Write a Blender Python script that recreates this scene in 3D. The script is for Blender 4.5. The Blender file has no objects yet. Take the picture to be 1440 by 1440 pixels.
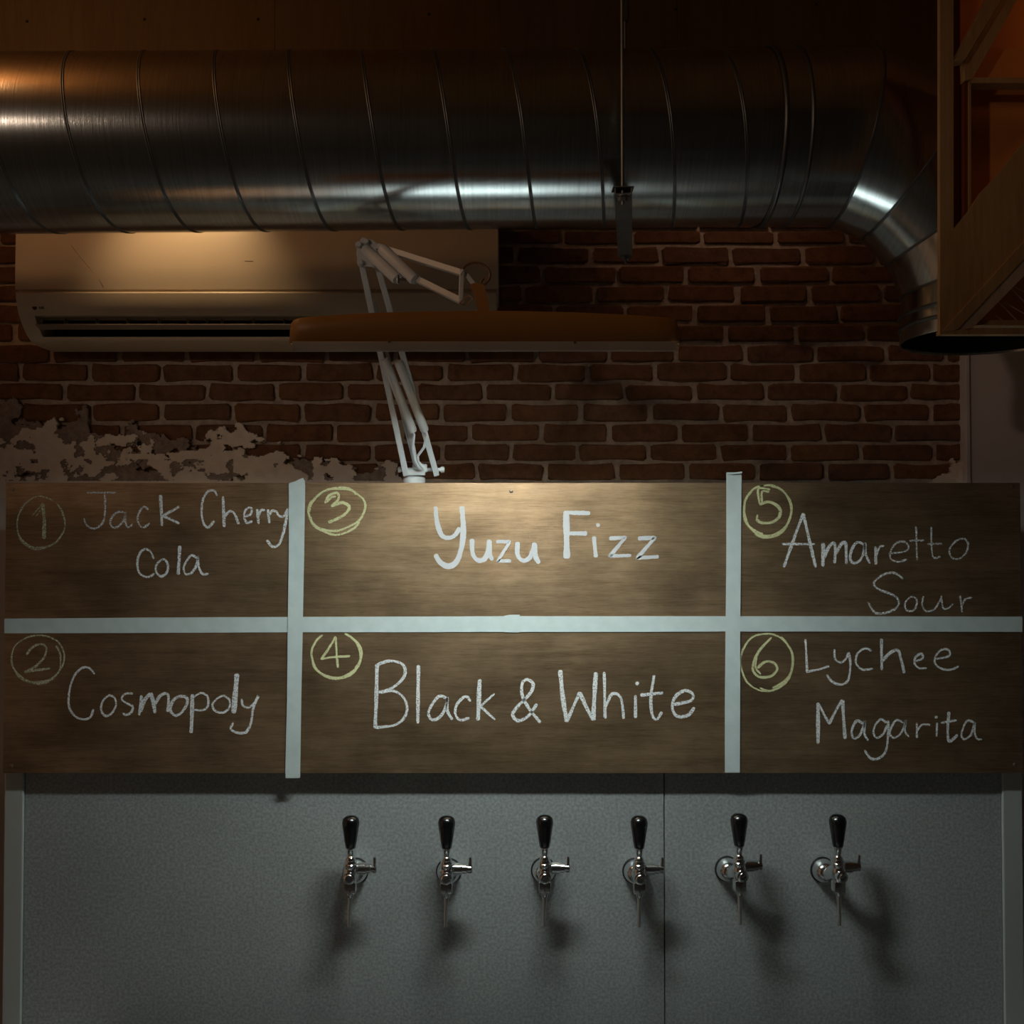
import bpy, bmesh, math, random
from mathutils import Vector, Matrix, noise, geometry

# ------------------------------------------------------------------ camera, world, lights
scene = bpy.context.scene
COL = scene.collection
F = 1413.0                       # focal length in pixels of the 1440 px frame
PITCH = math.radians(1.3)
H = 2.10                         # lens height above the floor
cam_d = bpy.data.cameras.new('camera')
cam_d.sensor_width = 36.0
cam_d.lens = F / 1440 * 36.0
cam_d.clip_start = 0.05
cam = bpy.data.objects.new('camera', cam_d)
cam.location = (0, 0, H)
cam.rotation_euler = (math.radians(90) + PITCH, 0, 0)
COL.objects.link(cam)
scene.camera = cam

scene.view_settings.view_transform = 'Standard'
scene.view_settings.look = 'None'
scene.view_settings.gamma = 1.0
scene.view_settings.use_curve_mapping = False
scene.view_settings.exposure = 0.0

world = bpy.data.worlds.new('world')
scene.world = world
world.use_nodes = True
bg = world.node_tree.nodes['Background']
bg.inputs['Color'].default_value = (1.0, 0.60, 0.34, 1)
bg.inputs['Strength'].default_value = 0.12


def lamp(name, kind, loc, energy, color, size=0.1, target=None, angle=60, blend=0.6, size_y=None):
    d = bpy.data.lights.new(name, kind)
    d.energy = energy
    d.color = color
    if kind == 'AREA':
        d.size = size
        if size_y:
            d.shape = 'RECTANGLE'; d.size_y = size_y
    else:
        d.shadow_soft_size = size
    if kind == 'SPOT':
        d.spot_size = math.radians(angle); d.spot_blend = blend
    o = bpy.data.objects.new(name, d)
    o.location = loc
    if target is not None:
        o.rotation_euler = (Vector(target) - Vector(loc)).to_track_quat('-Z', 'Y').to_euler()
    COL.objects.link(o)
    return o


# warm lamps of the bar room plus added fill spots, none in view
WARM = (1.0, 0.52, 0.22)
# distant lamp, front left: gives the air conditioner its shadow to the right and below
lamp('room_lamp', 'SPOT', (-3.30, -2.0, H + 1.43), 88, (1.0, 0.74, 0.55), 0.10, (0.1, 2.9, H + 0.50), 34, 0.9)
# bare bulb above and left of the duct
lamp('ceiling_bulb', 'POINT', (-1.42, 1.70, H + 1.42), 4.6, WARM, 0.03)
# spot added behind the duct to make the warm pool on the air conditioner
lamp('pool_fill', 'SPOT', (-0.89, 2.42, H + 1.22), 11, (1.0, 0.62, 0.29), 0.03, (-0.86, 2.68, H + 0.53), 62, 1.0)
# unseen spot added behind the duct to brighten the bricks below it
lamp('brick_fill', 'SPOT', (0.62, 2.58, H + 1.22), 1.6, (1.0, 0.60, 0.40), 0.06, (0.62, 2.86, H + 0.45), 118, 1.0)
# orange bulb inside the plywood truss, past the right edge of the frame
lamp('truss_bulb', 'POINT', (1.24, 1.80, H + 1.00), 0.38, (1.0, 0.42, 0.14), 0.03)


# ------------------------------------------------------------------ helpers
def P(px, py, D):
    """world point seen at pixel (px, py) at distance D along +Y"""
    dx, dz = (px - 720) / F, (720 - py) / F
    c, s = math.cos(PITCH), math.sin(PITCH)
    y = c - dz * s
    z = s + dz * c
    t = D / y
    return Vector((dx * t, D, H + z * t))


def X(px, D, py=720): return P(px, py, D).x
def Z(py, D): return P(720, py, D).z


def new_obj(name, me, mat=None, parent=None, kind=None, smooth=False):
    o = bpy.data.objects.new(name, me)
    COL.objects.link(o)
    if mat is not None and not me.materials:
        me.materials.append(mat)
    if parent is not None:
        o.parent = parent
    if kind:
        o['kind'] = kind
    if smooth:
        me.polygons.foreach_set('use_smooth', [True] * len(me.polygons))
    return o


def tag(o, label=None, cat=None, group=None, kind=None):
    if label: o['label'] = label
    if cat: o['category'] = cat
    if group: o['group'] = group
    if kind: o['kind'] = kind
    return o


def empty(name, loc, label, cat, group=None):
    o = bpy.data.objects.new(name, None)
    o.location = loc
    o.empty_display_size = 0.05
    COL.objects.link(o)
    tag(o, label, cat, group)
    return o


class MB:
    """collects shapes in world space (or local space) and links them as one mesh"""
    def __init__(self): self.bm = bmesh.new()

    def box(self, a, b, bevel=0.0):
        x0, x1 = sorted((a[0], b[0])); y0, y1 = sorted((a[1], b[1])); z0, z1 = sorted((a[2], b[2]))
        vs = [self.bm.verts.new(p) for p in ((x0,y0,z0),(x1,y0,z0),(x1,y1,z0),(x0,y1,z0),(x0,y0,z1),(x1,y0,z1),(x1,y1,z1),(x0,y1,z1))]
        fs = [self.bm.faces.new([vs[i] for i in q]) for q in ((0,3,2,1),(4,5,6,7),(0,1,5,4),(1,2,6,5),(2,3,7,6),(3,0,4,7))]
        if bevel > 0:
            es = list({e for f in fs for e in f.edges})
            bmesh.ops.bevel(self.bm, geom=es, offset=bevel, segments=2, profile=0.5, affect='EDGES')
        return self

    def bar(self, p0, p1, w, t, up=(0, 1, 0), bevel=0.0):
        """rectangular bar from p0 to p1, w across, t along 'up'"""
        p0, p1 = Vector(p0), Vector(p1)
        d = (p1 - p0); L = d.length; d.normalize()
        u = Vector(up); s = d.cross(u).normalized(); u = s.cross(d).normalized()
        n0 = len(self.bm.verts)
        tmp = MB(); tmp.box((-w/2, 0, -t/2), (w/2, L, t/2), bevel)
        M = Matrix((( s.x, d.x, u.x, p0.x), (s.y, d.y, u.y, p0.y), (s.z, d.z, u.z, p0.z), (0,0,0,1)))
        bmesh.ops.transform(tmp.bm, matrix=M, verts=tmp.bm.verts)
        self.merge(tmp)
        return self

    def merge(self, other):
        me = bpy.data.meshes.new('tmp'); other.bm.to_mesh(me); self.bm.from_mesh(me)
        bpy.data.meshes.remove(me); other.bm.free()

    def tube(self, pts, r, n=10, closed_ends=True, rs=None):
        pts = [Vector(p) for p in pts]
        rings = []
        prev_u = None
        for i, p in enumerate(pts):
            a = pts[max(i-1, 0)]; b = pts[min(i+1, len(pts)-1)]
            d = (b - a).normalized()
            if prev_u is None:
                ref = Vector((0,0,1)) if abs(d.z) < 0.9 else Vector((0,1,0))
                u = d.cross(ref).normalized()
            else:
                u = (prev_u - d * prev_u.dot(d)).normalized()
            v = d.cross(u); prev_u = u
            rr = rs[i] if rs else r
            rings.append([self.bm.verts.new(p + (u*math.cos(2*math.pi*k/n) + v*math.sin(2*math.pi*k/n))*rr) for k in range(n)])
        for a, b in zip(rings, rings[1:]):
            for k in range(n):
                self.bm.faces.new((a[k], a[(k+1)%n], b[(k+1)%n], b[k]))
        if closed_ends:
            self.bm.faces.new(rings[0][::-1]); self.bm.faces.new(rings[-1])
        return self

    def lathe(self, prof, origin=(0,0,0), axis=(0,0,1), n=24):
        """prof = [(radius, height)...] around axis"""
        ax = Vector(axis).normalized()
        ref = Vector((0,1,0)) if abs(ax.y) < 0.9 else Vector((1,0,0))
        u = ax.cross(ref).normalized(); v = ax.cross(u)
        o = Vector(origin); rings = []
        for r, h in prof:
            if r < 1e-6:
                rings.append([self.bm.verts.new(o + ax*h)])
            else:
                rings.append([self.bm.verts.new(o + ax*h + (u*math.cos(2*math.pi*k/n)+v*math.sin(2*math.pi*k/n))*r) for k in range(n)])
        for a, b in zip(rings, rings[1:]):
            for k in range(n):
                k2 = (k+1) % n
                if len(a) == 1 and len(b) == 1: continue
                if len(a) == 1: self.bm.faces.new((a[0], b[k2], b[k]))
                elif len(b) == 1: self.bm.faces.new((a[k], a[k2], b[0]))
                else: self.bm.faces.new((a[k], a[k2], b[k2], b[k]))
        return self

    def prism(self, poly, y0, y1):
        """poly = [(x, z)...] in world, extruded from y0 to y1"""
        a = [self.bm.verts.new((x, y0, z)) for x, z in poly]
        b = [self.bm.verts.new((x, y1, z)) for x, z in poly]
        self.bm.faces.new(a); self.bm.faces.new(b[::-1])
        n = len(poly)
        for i in range(n):
            self.bm.faces.new((a[i], b[i], b[(i+1)%n], a[(i+1)%n]))
        return self

    def prism_x(self, poly, x0, x1):
        """poly = [(y, z)...] extruded along x"""
        a = [self.bm.verts.new((x0, y, z)) for y, z in poly]
        b = [self.bm.verts.new((x1, y, z)) for y, z in poly]
        self.bm.faces.new(a); self.bm.faces.new(b[::-1])
        n = len(poly)
        for i in range(n):
            self.bm.faces.new((a[i], b[i], b[(i+1)%n], a[(i+1)%n]))
        return self

    def build(self, name, mat, parent=None, smooth=False, kind=None, local=None, fix=True, sharp=None):
        if fix:
            bmesh.ops.recalc_face_normals(self.bm, faces=self.bm.faces)
        if local is None and parent is not None:
            local = parent.location
        if local is not None:
            bmesh.ops.translate(self.bm, vec=-Vector(local), verts=self.bm.verts)
        me = bpy.data.meshes.new(name)
        self.bm.to_mesh(me); self.bm.free()
        o = new_obj(name, me, mat, parent, kind)
        if smooth:
            me.polygons.foreach_set('use_smooth', [True] * len(me.polygons))
            me.set_sharp_from_angle(angle=math.radians(sharp or 40))
        return o


# ------------------------------------------------------------------ materials
def material(name):
    m = bpy.data.materials.new(name); m.use_nodes = True
    nt = m.node_tree
    b = nt.nodes['Principled BSDF']
    return m, nt, b


def N(nt, kind, **kw):
    n = nt.nodes.new(kind)
    for k, v in kw.items():
        if k in n.inputs: n.inputs[k].default_value = v
        else: setattr(n, k, v)
    return n


def coords(nt, scale=(1,1,1), rot=(0,0,0), kind='Object'):
    tc = N(nt, 'ShaderNodeTexCoord'); mp = N(nt, 'ShaderNodeMapping')
    mp.inputs['Scale'].default_value = scale; mp.inputs['Rotation'].default_value = rot
    nt.links.new(tc.outputs[kind], mp.inputs['Vector'])
    return mp.outputs['Vector']


def ramp(nt, fac, stops):
    r = N(nt, 'ShaderNodeValToRGB')
    el = r.color_ramp.elements
    while len(el) < len(stops): el.new(0.5)
    for e, (p, c) in zip(el, stops):
        e.position = p; e.color = (*c, 1) if len(c) == 3 else c
    nt.links.new(fac, r.inputs['Fac'])
    return r.outputs['Color']


def bump(nt, height, bsdf, strength=0.3, dist=0.002, normal=None):
    b = N(nt, 'ShaderNodeBump'); b.inputs['Strength'].default_value = strength; b.inputs['Distance'].default_value = dist
    nt.links.new(height, b.inputs['Height'])
    if normal is not None: nt.links.new(normal, b.inputs['Normal'])
    nt.links.new(b.outputs['Normal'], bsdf.inputs['Normal'])
    return b.outputs['Normal']


def simple(name, c1, c2=None, rough=0.5, metal=0.0, scale=8, stretch=(1,1,1), bmp=0.0, bdist=0.001, detail=6, lo=0.35, hi=0.65, rough2=None):
    m, nt, b = material(name)
    b.inputs['Roughness'].default_value = rough; b.inputs['Metallic'].default_value = metal
    c2 = c2 or tuple(x*0.85 for x in c1)
    v = coords(nt, stretch)
    n = N(nt, 'ShaderNodeTexNoise', Scale=scale, Detail=detail)
    nt.links.new(v, n.inputs['Vector'])
    nt.links.new(ramp(nt, n.outputs['Fac'], [(lo, c1), (hi, c2)]), b.inputs['Base Color'])
    if rough2 is not None:
        mr = N(nt, 'ShaderNodeMapRange'); mr.inputs['To Min'].default_value = rough; mr.inputs['To Max'].default_value = rough2
        nt.links.new(n.outputs['Fac'], mr.inputs['Value']); nt.links.new(mr.outputs['Result'], b.inputs['Roughness'])
    if bmp: bump(nt, n.outputs['Fac'], b, bmp, bdist)
    return m


def wood(name, c1, c2, c3, stretch, rough=0.4, scale=3.0, bmp=0.15, mottle=None, metal=0.0):
    """stretched grain; 'stretch' is small along the grain"""
    m, nt, b = material(name)
    v = coords(nt, stretch)
    n1 = N(nt, 'ShaderNodeTexNoise', Scale=scale, Detail=10, Roughness=0.62, Distortion=0.6)
    n2 = N(nt, 'ShaderNodeTexNoise', Scale=scale*6, Detail=8, Roughness=0.7)
    nt.links.new(v, n1.inputs['Vector']); nt.links.new(v, n2.inputs['Vector'])
    mx = N(nt, 'ShaderNodeMix', data_type='FLOAT'); mx.inputs['Factor'].default_value = 0.55
    nt.links.new(n1.outputs['Fac'], mx.inputs[2]); nt.links.new(n2.outputs['Fac'], mx.inputs[3])
    col = ramp(nt, mx.outputs[0], [(0.34, c3), (0.50, c1), (0.66, c2)])
    if mottle:
        v2 = coords(nt, (1, 1, 1.6))
        n3 = N(nt, 'ShaderNodeTexNoise', Scale=4.5, Detail=7, Roughness=0.6)
        nt.links.new(v2, n3.inputs['Vector'])
        mm = N(nt, 'ShaderNodeMix', data_type='RGBA', blend_type='MULTIPLY'); mm.inputs['Factor'].default_value = 1.0
        nt.links.new(col, mm.inputs[6])
        nt.links.new(ramp(nt, n3.outputs['Fac'], [(0.33, (mottle,)*3), (0.62, (1.1,)*3)]), mm.inputs[7])
        col = mm.outputs[2]
    nt.links.new(col, b.inputs['Base Color'])
    b.inputs['Roughness'].default_value = rough
    b.inputs['Metallic'].default_value = metal
    bump(nt, n2.outputs['Fac'], b, bmp, 0.0006)
    return m


M = {}
# film-faced plywood with a strong satin sheen
M['board'] = wood('satin_plywood', (0.455, 0.300, 0.178), (0.56, 0.385, 0.24), (0.285, 0.18, 0.10), (1.3, 6, 22), 0.51, 2.6, 0.2, mottle=0.62, metal=0.97)
M['ply_edge'] = wood('plywood_edge', (0.20, 0.13, 0.07), (0.26, 0.18, 0.10), (0.10, 0.06, 0.03), (0.6, 3, 60), 0.6, 2)
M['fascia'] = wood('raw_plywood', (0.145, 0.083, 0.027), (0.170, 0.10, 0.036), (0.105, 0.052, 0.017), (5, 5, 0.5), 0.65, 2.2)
M['ply'] = wood('pale_plywood', (0.50, 0.32, 0.15), (0.58, 0.39, 0.20), (0.36, 0.20, 0.085), (9, 9, 0.8), 0.6, 2.0)
M['ply_grey'] = wood('planed_pine', (0.62, 0.47, 0.34), (0.70, 0.55, 0.42), (0.50, 0.35, 0.24), (6, 6, 1.5), 0.6, 2.0)
M['ply_orange'] = simple('orange_stained_plywood', (0.74, 0.30, 0.075), (0.64, 0.24, 0.055), 0.55, 0, 5)
M['tape'] = simple('paper_tape', (0.53, 0.585, 0.575), (0.48, 0.54, 0.53), 0.75, 0, 30, (1, 1, 1), 0.2, 0.0004)
M['ac'] = simple('ivory_plastic', (0.76, 0.68, 0.57), (0.70, 0.62, 0.51), 0.34, 0, 3, rough2=0.42)
M['ac_dark'] = simple('dark_vent_plastic', (0.012, 0.010, 0.010), None, 0.6)
M['ac_vane'] = simple('louvre_plastic', (0.36, 0.31, 0.27), None, 0.5)
M['logo'] = simple('logo_grey', (0.05, 0.035, 0.03), None, 0.5)
M['lampwhite'] = simple('white_enamel', (0.62, 0.63, 0.64), (0.57, 0.58, 0.59), 0.38, 0, 6)
M['hood'] = simple('brown_enamel', (0.38, 0.175, 0.034), (0.35, 0.155, 0.030), 0.45, 0, 4)
M['hood_lip'] = simple('lamp_lip_metal', (0.62, 0.52, 0.44), None, 0.35, 0.2)
M['chrome'] = simple('chrome', (0.86, 0.87, 0.88), (0.80, 0.82, 0.83), 0.17, 1.0, 4)
M['spout'] = simple('satin_steel', (0.80, 0.80, 0.80), (0.74, 0.74, 0.74), 0.33, 1.0, 4)
M['black'] = simple('black_bakelite', (0.003, 0.003, 0.004), None, 0.22)
M['black'].node_tree.nodes['Principled BSDF'].inputs['Specular IOR Level'].default_value = 0.9
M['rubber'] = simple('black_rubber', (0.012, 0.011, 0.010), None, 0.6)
M['cord'] = simple('brown_cord', (0.20, 0.10, 0.045), None, 0.5)
M['profile'] = simple('aluminium_profile', (0.52, 0.53, 0.51), (0.48, 0.49, 0.47), 0.42, 0.35, 3)
M['steel'] = simple('brushed_steel', (0.74, 0.77, 0.77), (0.66, 0.68, 0.68), 0.30, 1.0, 4, (1, 30, 30))
M['hanger'] = simple('zinc_hanger', (0.28, 0.29, 0.29), (0.20, 0.21, 0.21), 0.45, 0.8, 20)
M['wire'] = simple('white_wire', (0.75, 0.62, 0.55), None, 0.4)
M['screw'] = simple('screw_metal', (0.35, 0.27, 0.2), None, 0.35, 0.8)
M['paint'] = simple('lilac_white_paint', (0.60, 0.55, 0.54), (0.55, 0.50, 0.50), 0.8, 0, 2.5, bmp=0.2)
M['paint_edge'] = simple('corner_bead_paint', (0.60, 0.56, 0.55), None, 0.7)
M['ply_return'] = simple('dark_red_ply', (0.22, 0.05, 0.015), (0.17, 0.04, 0.012), 0.6, 0, 5)  # darker red than the rest of the truss plywood
M['floor'] = simple('concrete_floor', (0.22, 0.20, 0.18), (0.15, 0.14, 0.13), 0.7, 0, 3)
M['ceiling'] = simple('plywood_ceiling', (0.36, 0.19, 0.07), None, 0.85)
M['cabinet'] = simple('cabinet_grey', (0.20, 0.20, 0.20), None, 0.5)


def mat_brick():
    m, nt, b = material('old_red_brick')
    oi = N(nt, 'ShaderNodeObjectInfo')
    base = ramp(nt, oi.outputs['Random'], [(0.0, (0.150, 0.072, 0.038)), (0.5, (0.180, 0.086, 0.042)), (1.0, (0.140, 0.074, 0.046))])
    tc = N(nt, 'ShaderNodeNewGeometry')
    n = N(nt, 'ShaderNodeTexNoise', Scale=28, Detail=9, Roughness=0.7)
    nt.links.new(tc.outputs['Position'], n.inputs['Vector'])
    mm = N(nt, 'ShaderNodeMix', data_type='RGBA', blend_type='MULTIPLY'); mm.inputs['Factor'].default_value = 1.0
    nt.links.new(base, mm.inputs[6])
    nt.links.new(ramp(nt, n.outputs['Fac'], [(0.3, (0.55,)*3), (0.6, (1.1,)*3)]), mm.inputs[7])
    nt.links.new(mm.outputs[2], b.inputs['Base Color'])
    b.inputs['Roughness'].default_value = 0.9
    b.inputs['Specular IOR Level'].default_value = 0.15
    bump(nt, n.outputs['Fac'], b, 0.7, 0.004)
    return m
M['brick'] = mat_brick()


def mat_rough(name, c1, c2, scale=30, strength=0.8, dist=0.006):
    m, nt, b = material(name)
    v = coords(nt)
    n = N(nt, 'ShaderNodeTexNoise', Scale=scale, Detail=10, Roughness=0.7)
    nt.links.new(v, n.inputs['Vector'])
    nt.links.new(ramp(nt, n.outputs['Fac'], [(0.32, c1), (0.66, c2)]), b.inputs['Base Color'])
    b.inputs['Roughness'].default_value = 0.95; b.inputs['Specular IOR Level'].default_value = 0.1
    bump(nt, n.outputs['Fac'], b, strength, dist)
    return m
M['mortar'] = mat_rough('lime_mortar', (0.30, 0.24, 0.20), (0.54, 0.45, 0.38), 34)
M['render'] = mat_rough('grey_render', (0.20, 0.16, 0.14), (0.34, 0.28, 0.25), 60)
M['plaster'] = mat_rough('pale_plaster', (0.64, 0.56, 0.50), (0.74, 0.66, 0.60), 14, 0.3, 0.003)


def mat_galv():
    """spiral duct: galvanised sheet with fine streaks around the pipe"""
    m, nt, b = material('galvanised_duct')
    v = coords(nt, (1, 1, 1))
    n = N(nt, 'ShaderNodeTexNoise', Scale=2.4, Detail=5); nt.links.new(v, n.inputs['Vector'])
    v2 = coords(nt, (150, 4, 4))
    s = N(nt, 'ShaderNodeTexNoise', Scale=1.3, Detail=5, Roughness=0.75); nt.links.new(v2, s.inputs['Vector'])
    nt.links.new(ramp(nt, s.outputs['Fac'], [(0.3, (0.40, 0.42, 0.42)), (0.7, (0.60, 0.62, 0.62))]), b.inputs['Base Color'])
    b.inputs['Metallic'].default_value = 1.0
    mr = N(nt, 'ShaderNodeMapRange'); mr.inputs['To Min'].default_value = 0.15; mr.inputs['To Max'].default_value = 0.24
    nt.links.new(n.outputs['Fac'], mr.inputs['Value']); nt.links.new(mr.outputs['Result'], b.inputs['Roughness'])
    bump(nt, s.outputs['Fac'], b, 0.22, 0.0008)
    return m
M['galv'] = mat_galv()


M['seam'] = simple('groove_shade_zinc', (0.16, 0.165, 0.165), None, 0.42, 0.9)  # dark colour stands in for shaded grooves along seams and beads


def mat_panel():
    """cold cabinet skin: stucco-embossed coated steel"""
    m, nt, b = material('embossed_steel')
    v = coords(nt)
    s = N(nt, 'ShaderNodeTexVoronoi', Scale=330, feature='F1'); nt.links.new(v, s.inputs['Vector'])
    g = N(nt, 'ShaderNodeTexNoise', Scale=150, Detail=3); nt.links.new(v, g.inputs['Vector'])
    n = N(nt, 'ShaderNodeTexNoise', Scale=3, Detail=6); nt.links.new(v, n.inputs['Vector'])
    c = ramp(nt, n.outputs['Fac'], [(0.3, (0.30, 0.31, 0.305)), (0.7, (0.36, 0.37, 0.365))])
    c2 = ramp(nt, g.outputs['Fac'], [(0.35, (0.80,)*3), (0.68, (1.22,)*3)])
    mm = N(nt, 'ShaderNodeMix', data_type='RGBA', blend_type='MULTIPLY'); mm.inputs['Factor'].default_value = 1.0
    nt.links.new(c, mm.inputs[6]); nt.links.new(c2, mm.inputs[7])
    nt.links.new(mm.outputs[2], b.inputs['Base Color'])
    b.inputs['Metallic'].default_value = 0.15; b.inputs['Roughness'].default_value = 0.48
    bump(nt, g.outputs['Fac'], b, 0.35, 0.0008)
    return m
M['panel'] = mat_panel()


def mat_chalk(name, col, cover=0.47):
    """chalk: broken coverage, wood shows through the grain of the stroke"""
    m, nt, b = material(name)
    b.inputs['Base Color'].default_value = (*col, 1); b.inputs['Roughness'].default_value = 1.0
    b.inputs['Specular IOR Level'].default_value = 0.0
    v = coords(nt, (1, 1, 1.6))
    n = N(nt, 'ShaderNodeTexNoise', Scale=230, Detail=4, Roughness=0.7); nt.links.new(v, n.inputs['Vector'])
    f = ramp(nt, n.outputs['Fac'], [(cover - 0.10, (0.25,)*3), (cover + 0.03, (1,)*3)])
    tr = N(nt, 'ShaderNodeBsdfTransparent'); mx = N(nt, 'ShaderNodeMixShader')
    out = nt.nodes['Material Output']
    nt.links.new(f, mx.inputs['Fac']); nt.links.new(tr.outputs[0], mx.inputs[1]); nt.links.new(b.outputs[0], mx.inputs[2])
    nt.links.new(mx.outputs[0], out.inputs['Surface'])
    return m
M['chalk'] = mat_chalk('white_chalk', (0.76, 0.75, 0.74))
M['chalk_dense'] = mat_chalk('dense_white_chalk', (0.50, 0.49, 0.50), 0.33)
M['chalk_dim'] = mat_chalk('thin_white_chalk', (0.76, 0.75, 0.74), 0.53)
M['chalk_yellow'] = mat_chalk('yellow_chalk', (0.62, 0.60, 0.33), 0.42)
M['chalk_pale'] = mat_chalk('faint_yellow_chalk', (0.62, 0.58, 0.38), 0.54)


def mat_emit(name, col, strength):
    m, nt, b = material(name)
    b.inputs['Base Color'].default_value = (*col, 1)
    b.inputs['Emission Color'].default_value = (*col, 1); b.inputs['Emission Strength'].default_value = strength
    return m
M['led'] = mat_emit('led_diffuser', (0.86, 1.0, 0.975), 152.0)

# ------------------------------------------------------------------ depths
D_WALL = 2.90
D_PANEL = 2.453
D_BOARD = 2.42

# ------------------------------------------------------------------ the setting
def structure(o):
    o['kind'] = 'structure'; return o

rng = random.Random(7)

# mortar bed of the brick wall
xL, xR = X(-1100, D_WALL), X(1357, D_WALL)
mb = MB(); mb.box((xL, D_WALL + 0.003, 0), (xR, D_WALL + 0.13, H + 1.55))
wall = structure(mb.build('wall_back', M['mortar'], local=(0, D_WALL, 0)))
wall.location = (0, D_WALL, 0)

# bricks: shared irregular blocks with a rounded arris
def brick_mesh(seed):
    r = random.Random(seed)
    bm = bmesh.new()
    def outline(shrink_x, shrink_z, jit, y):
        pts = []
        base = [(-.5,-.36),(-.47,-.5),(-.2,-.5),(.16,-.5),(.46,-.5),(.5,-.38),(.5,.34),(.465,.5),(.15,.5),(-.18,.5),(-.47,.5),(-.5,.36)]
        for (x, z) in base:
            pts.append(bm.verts.new((x*shrink_x + r.uniform(-jit, jit)*0.25, y + r.uniform(-1, 1)*0.0006, z*shrink_z + r.uniform(-jit, jit))))
        return pts
    a = outline(1.0, 1.0, 0.075, 0.012)
    b = outline(0.99, 0.97, 0.075, -0.001)
    c = outline(0.965, 0.80, 0.03, -0.0045)
    n = len(a)
    for p, q in ((a, b), (b, c)):
        for i in range(n):
            bm.faces.new((p[i], p[(i+1)%n], q[(i+1)%n], q[i]))
    bm.faces.new(c)
    bmesh.ops.recalc_face_normals(bm, faces=bm.faces)
    me = bpy.data.meshes.new('brick'); bm.to_mesh(me); bm.free()
    me.materials.append(M['brick'])
    return me
brick_meshes = [brick_mesh(s) for s in range(12)]

# rows as read from the photograph: (top px, bottom px, known joint positions)
rows = [
 (325, 343, [790, 889, 987, 1090, 1190]),
 (347, 371, [726, 830, 930, 1027, 1130, 1232]),
 (375, 398, [764, 868, 965, 1065, 1167, 1268]),
 (402, 425, [737, 836, 936, 1037, 1137, 1241]),
 (429, 453, [780, 880, 977, 1079, 1180, 1280]),
 (457, 480, [715, 815, 918, 1020, 1119, 1217, 1300]),
 (486, 509, [72, 168, 263, 361, 459, 557, 656, 755, 856, 950, 1048, 1145, 1246, 1330]),
 (512, 536, [29, 126, 227, 330, 427, 526, 626, 724, 827, 922, 1024, 1121, 1220, 1310]),
 (540, 563, [92, 192, 291, 390, 486, 585, 681, 777, 878, 976, 1078, 1179, 1278]),
 (568, 592, [30, 128, 227, 328, 426, 524, 620, 716, 817, 915, 1014, 1110, 1212, 1309]),
 (597, 621, [75, 112, 172, 274, 372, 470, 565, 661, 761, 857, 956, 1055, 1157, 1256]),
 (625, 648, [88, 130, 240, 330, 426, 524, 621, 719, 812, 912, 1011, 1109, 1210, 1314]),
 (652, 675, [40, 140, 240, 338, 440, 536, 590, 670, 767, 867, 966, 1064, 1161, 1253]),
]
def fill(joints, lo, hi):
    j = sorted(joints); out = list(j)
    x = j[0] - 99
    while x > lo: out.append(x); x -= 99
    out.append(x)
    x = j[-1] + 99
    while x < hi - 20: out.append(x); x += 99
    out.append(hi)
    return sorted(out)
def put_brick(x0, x1, ytop, ybot):
    a = P(x0, (ytop+ybot)/2, D_WALL); b = P(x1, (ytop+ybot)/2, D_WALL)
    z1, z0 = Z(ytop, D_WALL), Z(ybot, D_WALL)
    o = bpy.data.objects.new('brick', brick_meshes[rng.randrange(12)])
    o.parent = wall
    flip = rng.choice((1, -1))
    o.location = ((a.x+b.x)/2, rng.uniform(-0.002, 0.002), (z0+z1)/2)
    o.scale = ((b.x-a.x), 1.0, (z1-z0)*rng.uniform(0.95, 1.03))
    o.rotation_euler = (rng.uniform(-.012, .012), math.pi*(flip < 0), rng.uniform(-.006, .006))
    COL.objects.link(o)
nb = 0
for (yt, yb, joints) in rows:
    js = fill(joints, -130, 1354)
    for a, b in zip(js, js[1:]):
        g = rng.uniform(4.6, 7.4)
        if b - a - g < 14: continue
        put_brick(a + g*rng.uniform(.4, .6), b - g*rng.uniform(.4, .6), yt - 0.2 + rng.uniform(-.8, .8), yb + 0.2 + rng.uniform(-.8, .8)); nb += 1
# two courses just behind the lower rim of the duct, seen from a step lower
up = MB()
y = 318
k = 0
zc = Z(325, D_WALL) + 0.009
while zc < H + 1.5:
    x = xL - (k % 2)*0.1
    while x < xR - 0.03:
        x1 = min(x + 0.194, xR)
        up.box((max(x, xL), D_WALL - 0.008, zc), (x1, D_WALL + 0.01, zc + 0.047), 0)
        x += 0.204
    zc += 0.0565; k += 1
up.build('brick', M['brick'], wall, kind='stuff', local=(0, D_WALL, 0))

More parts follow.
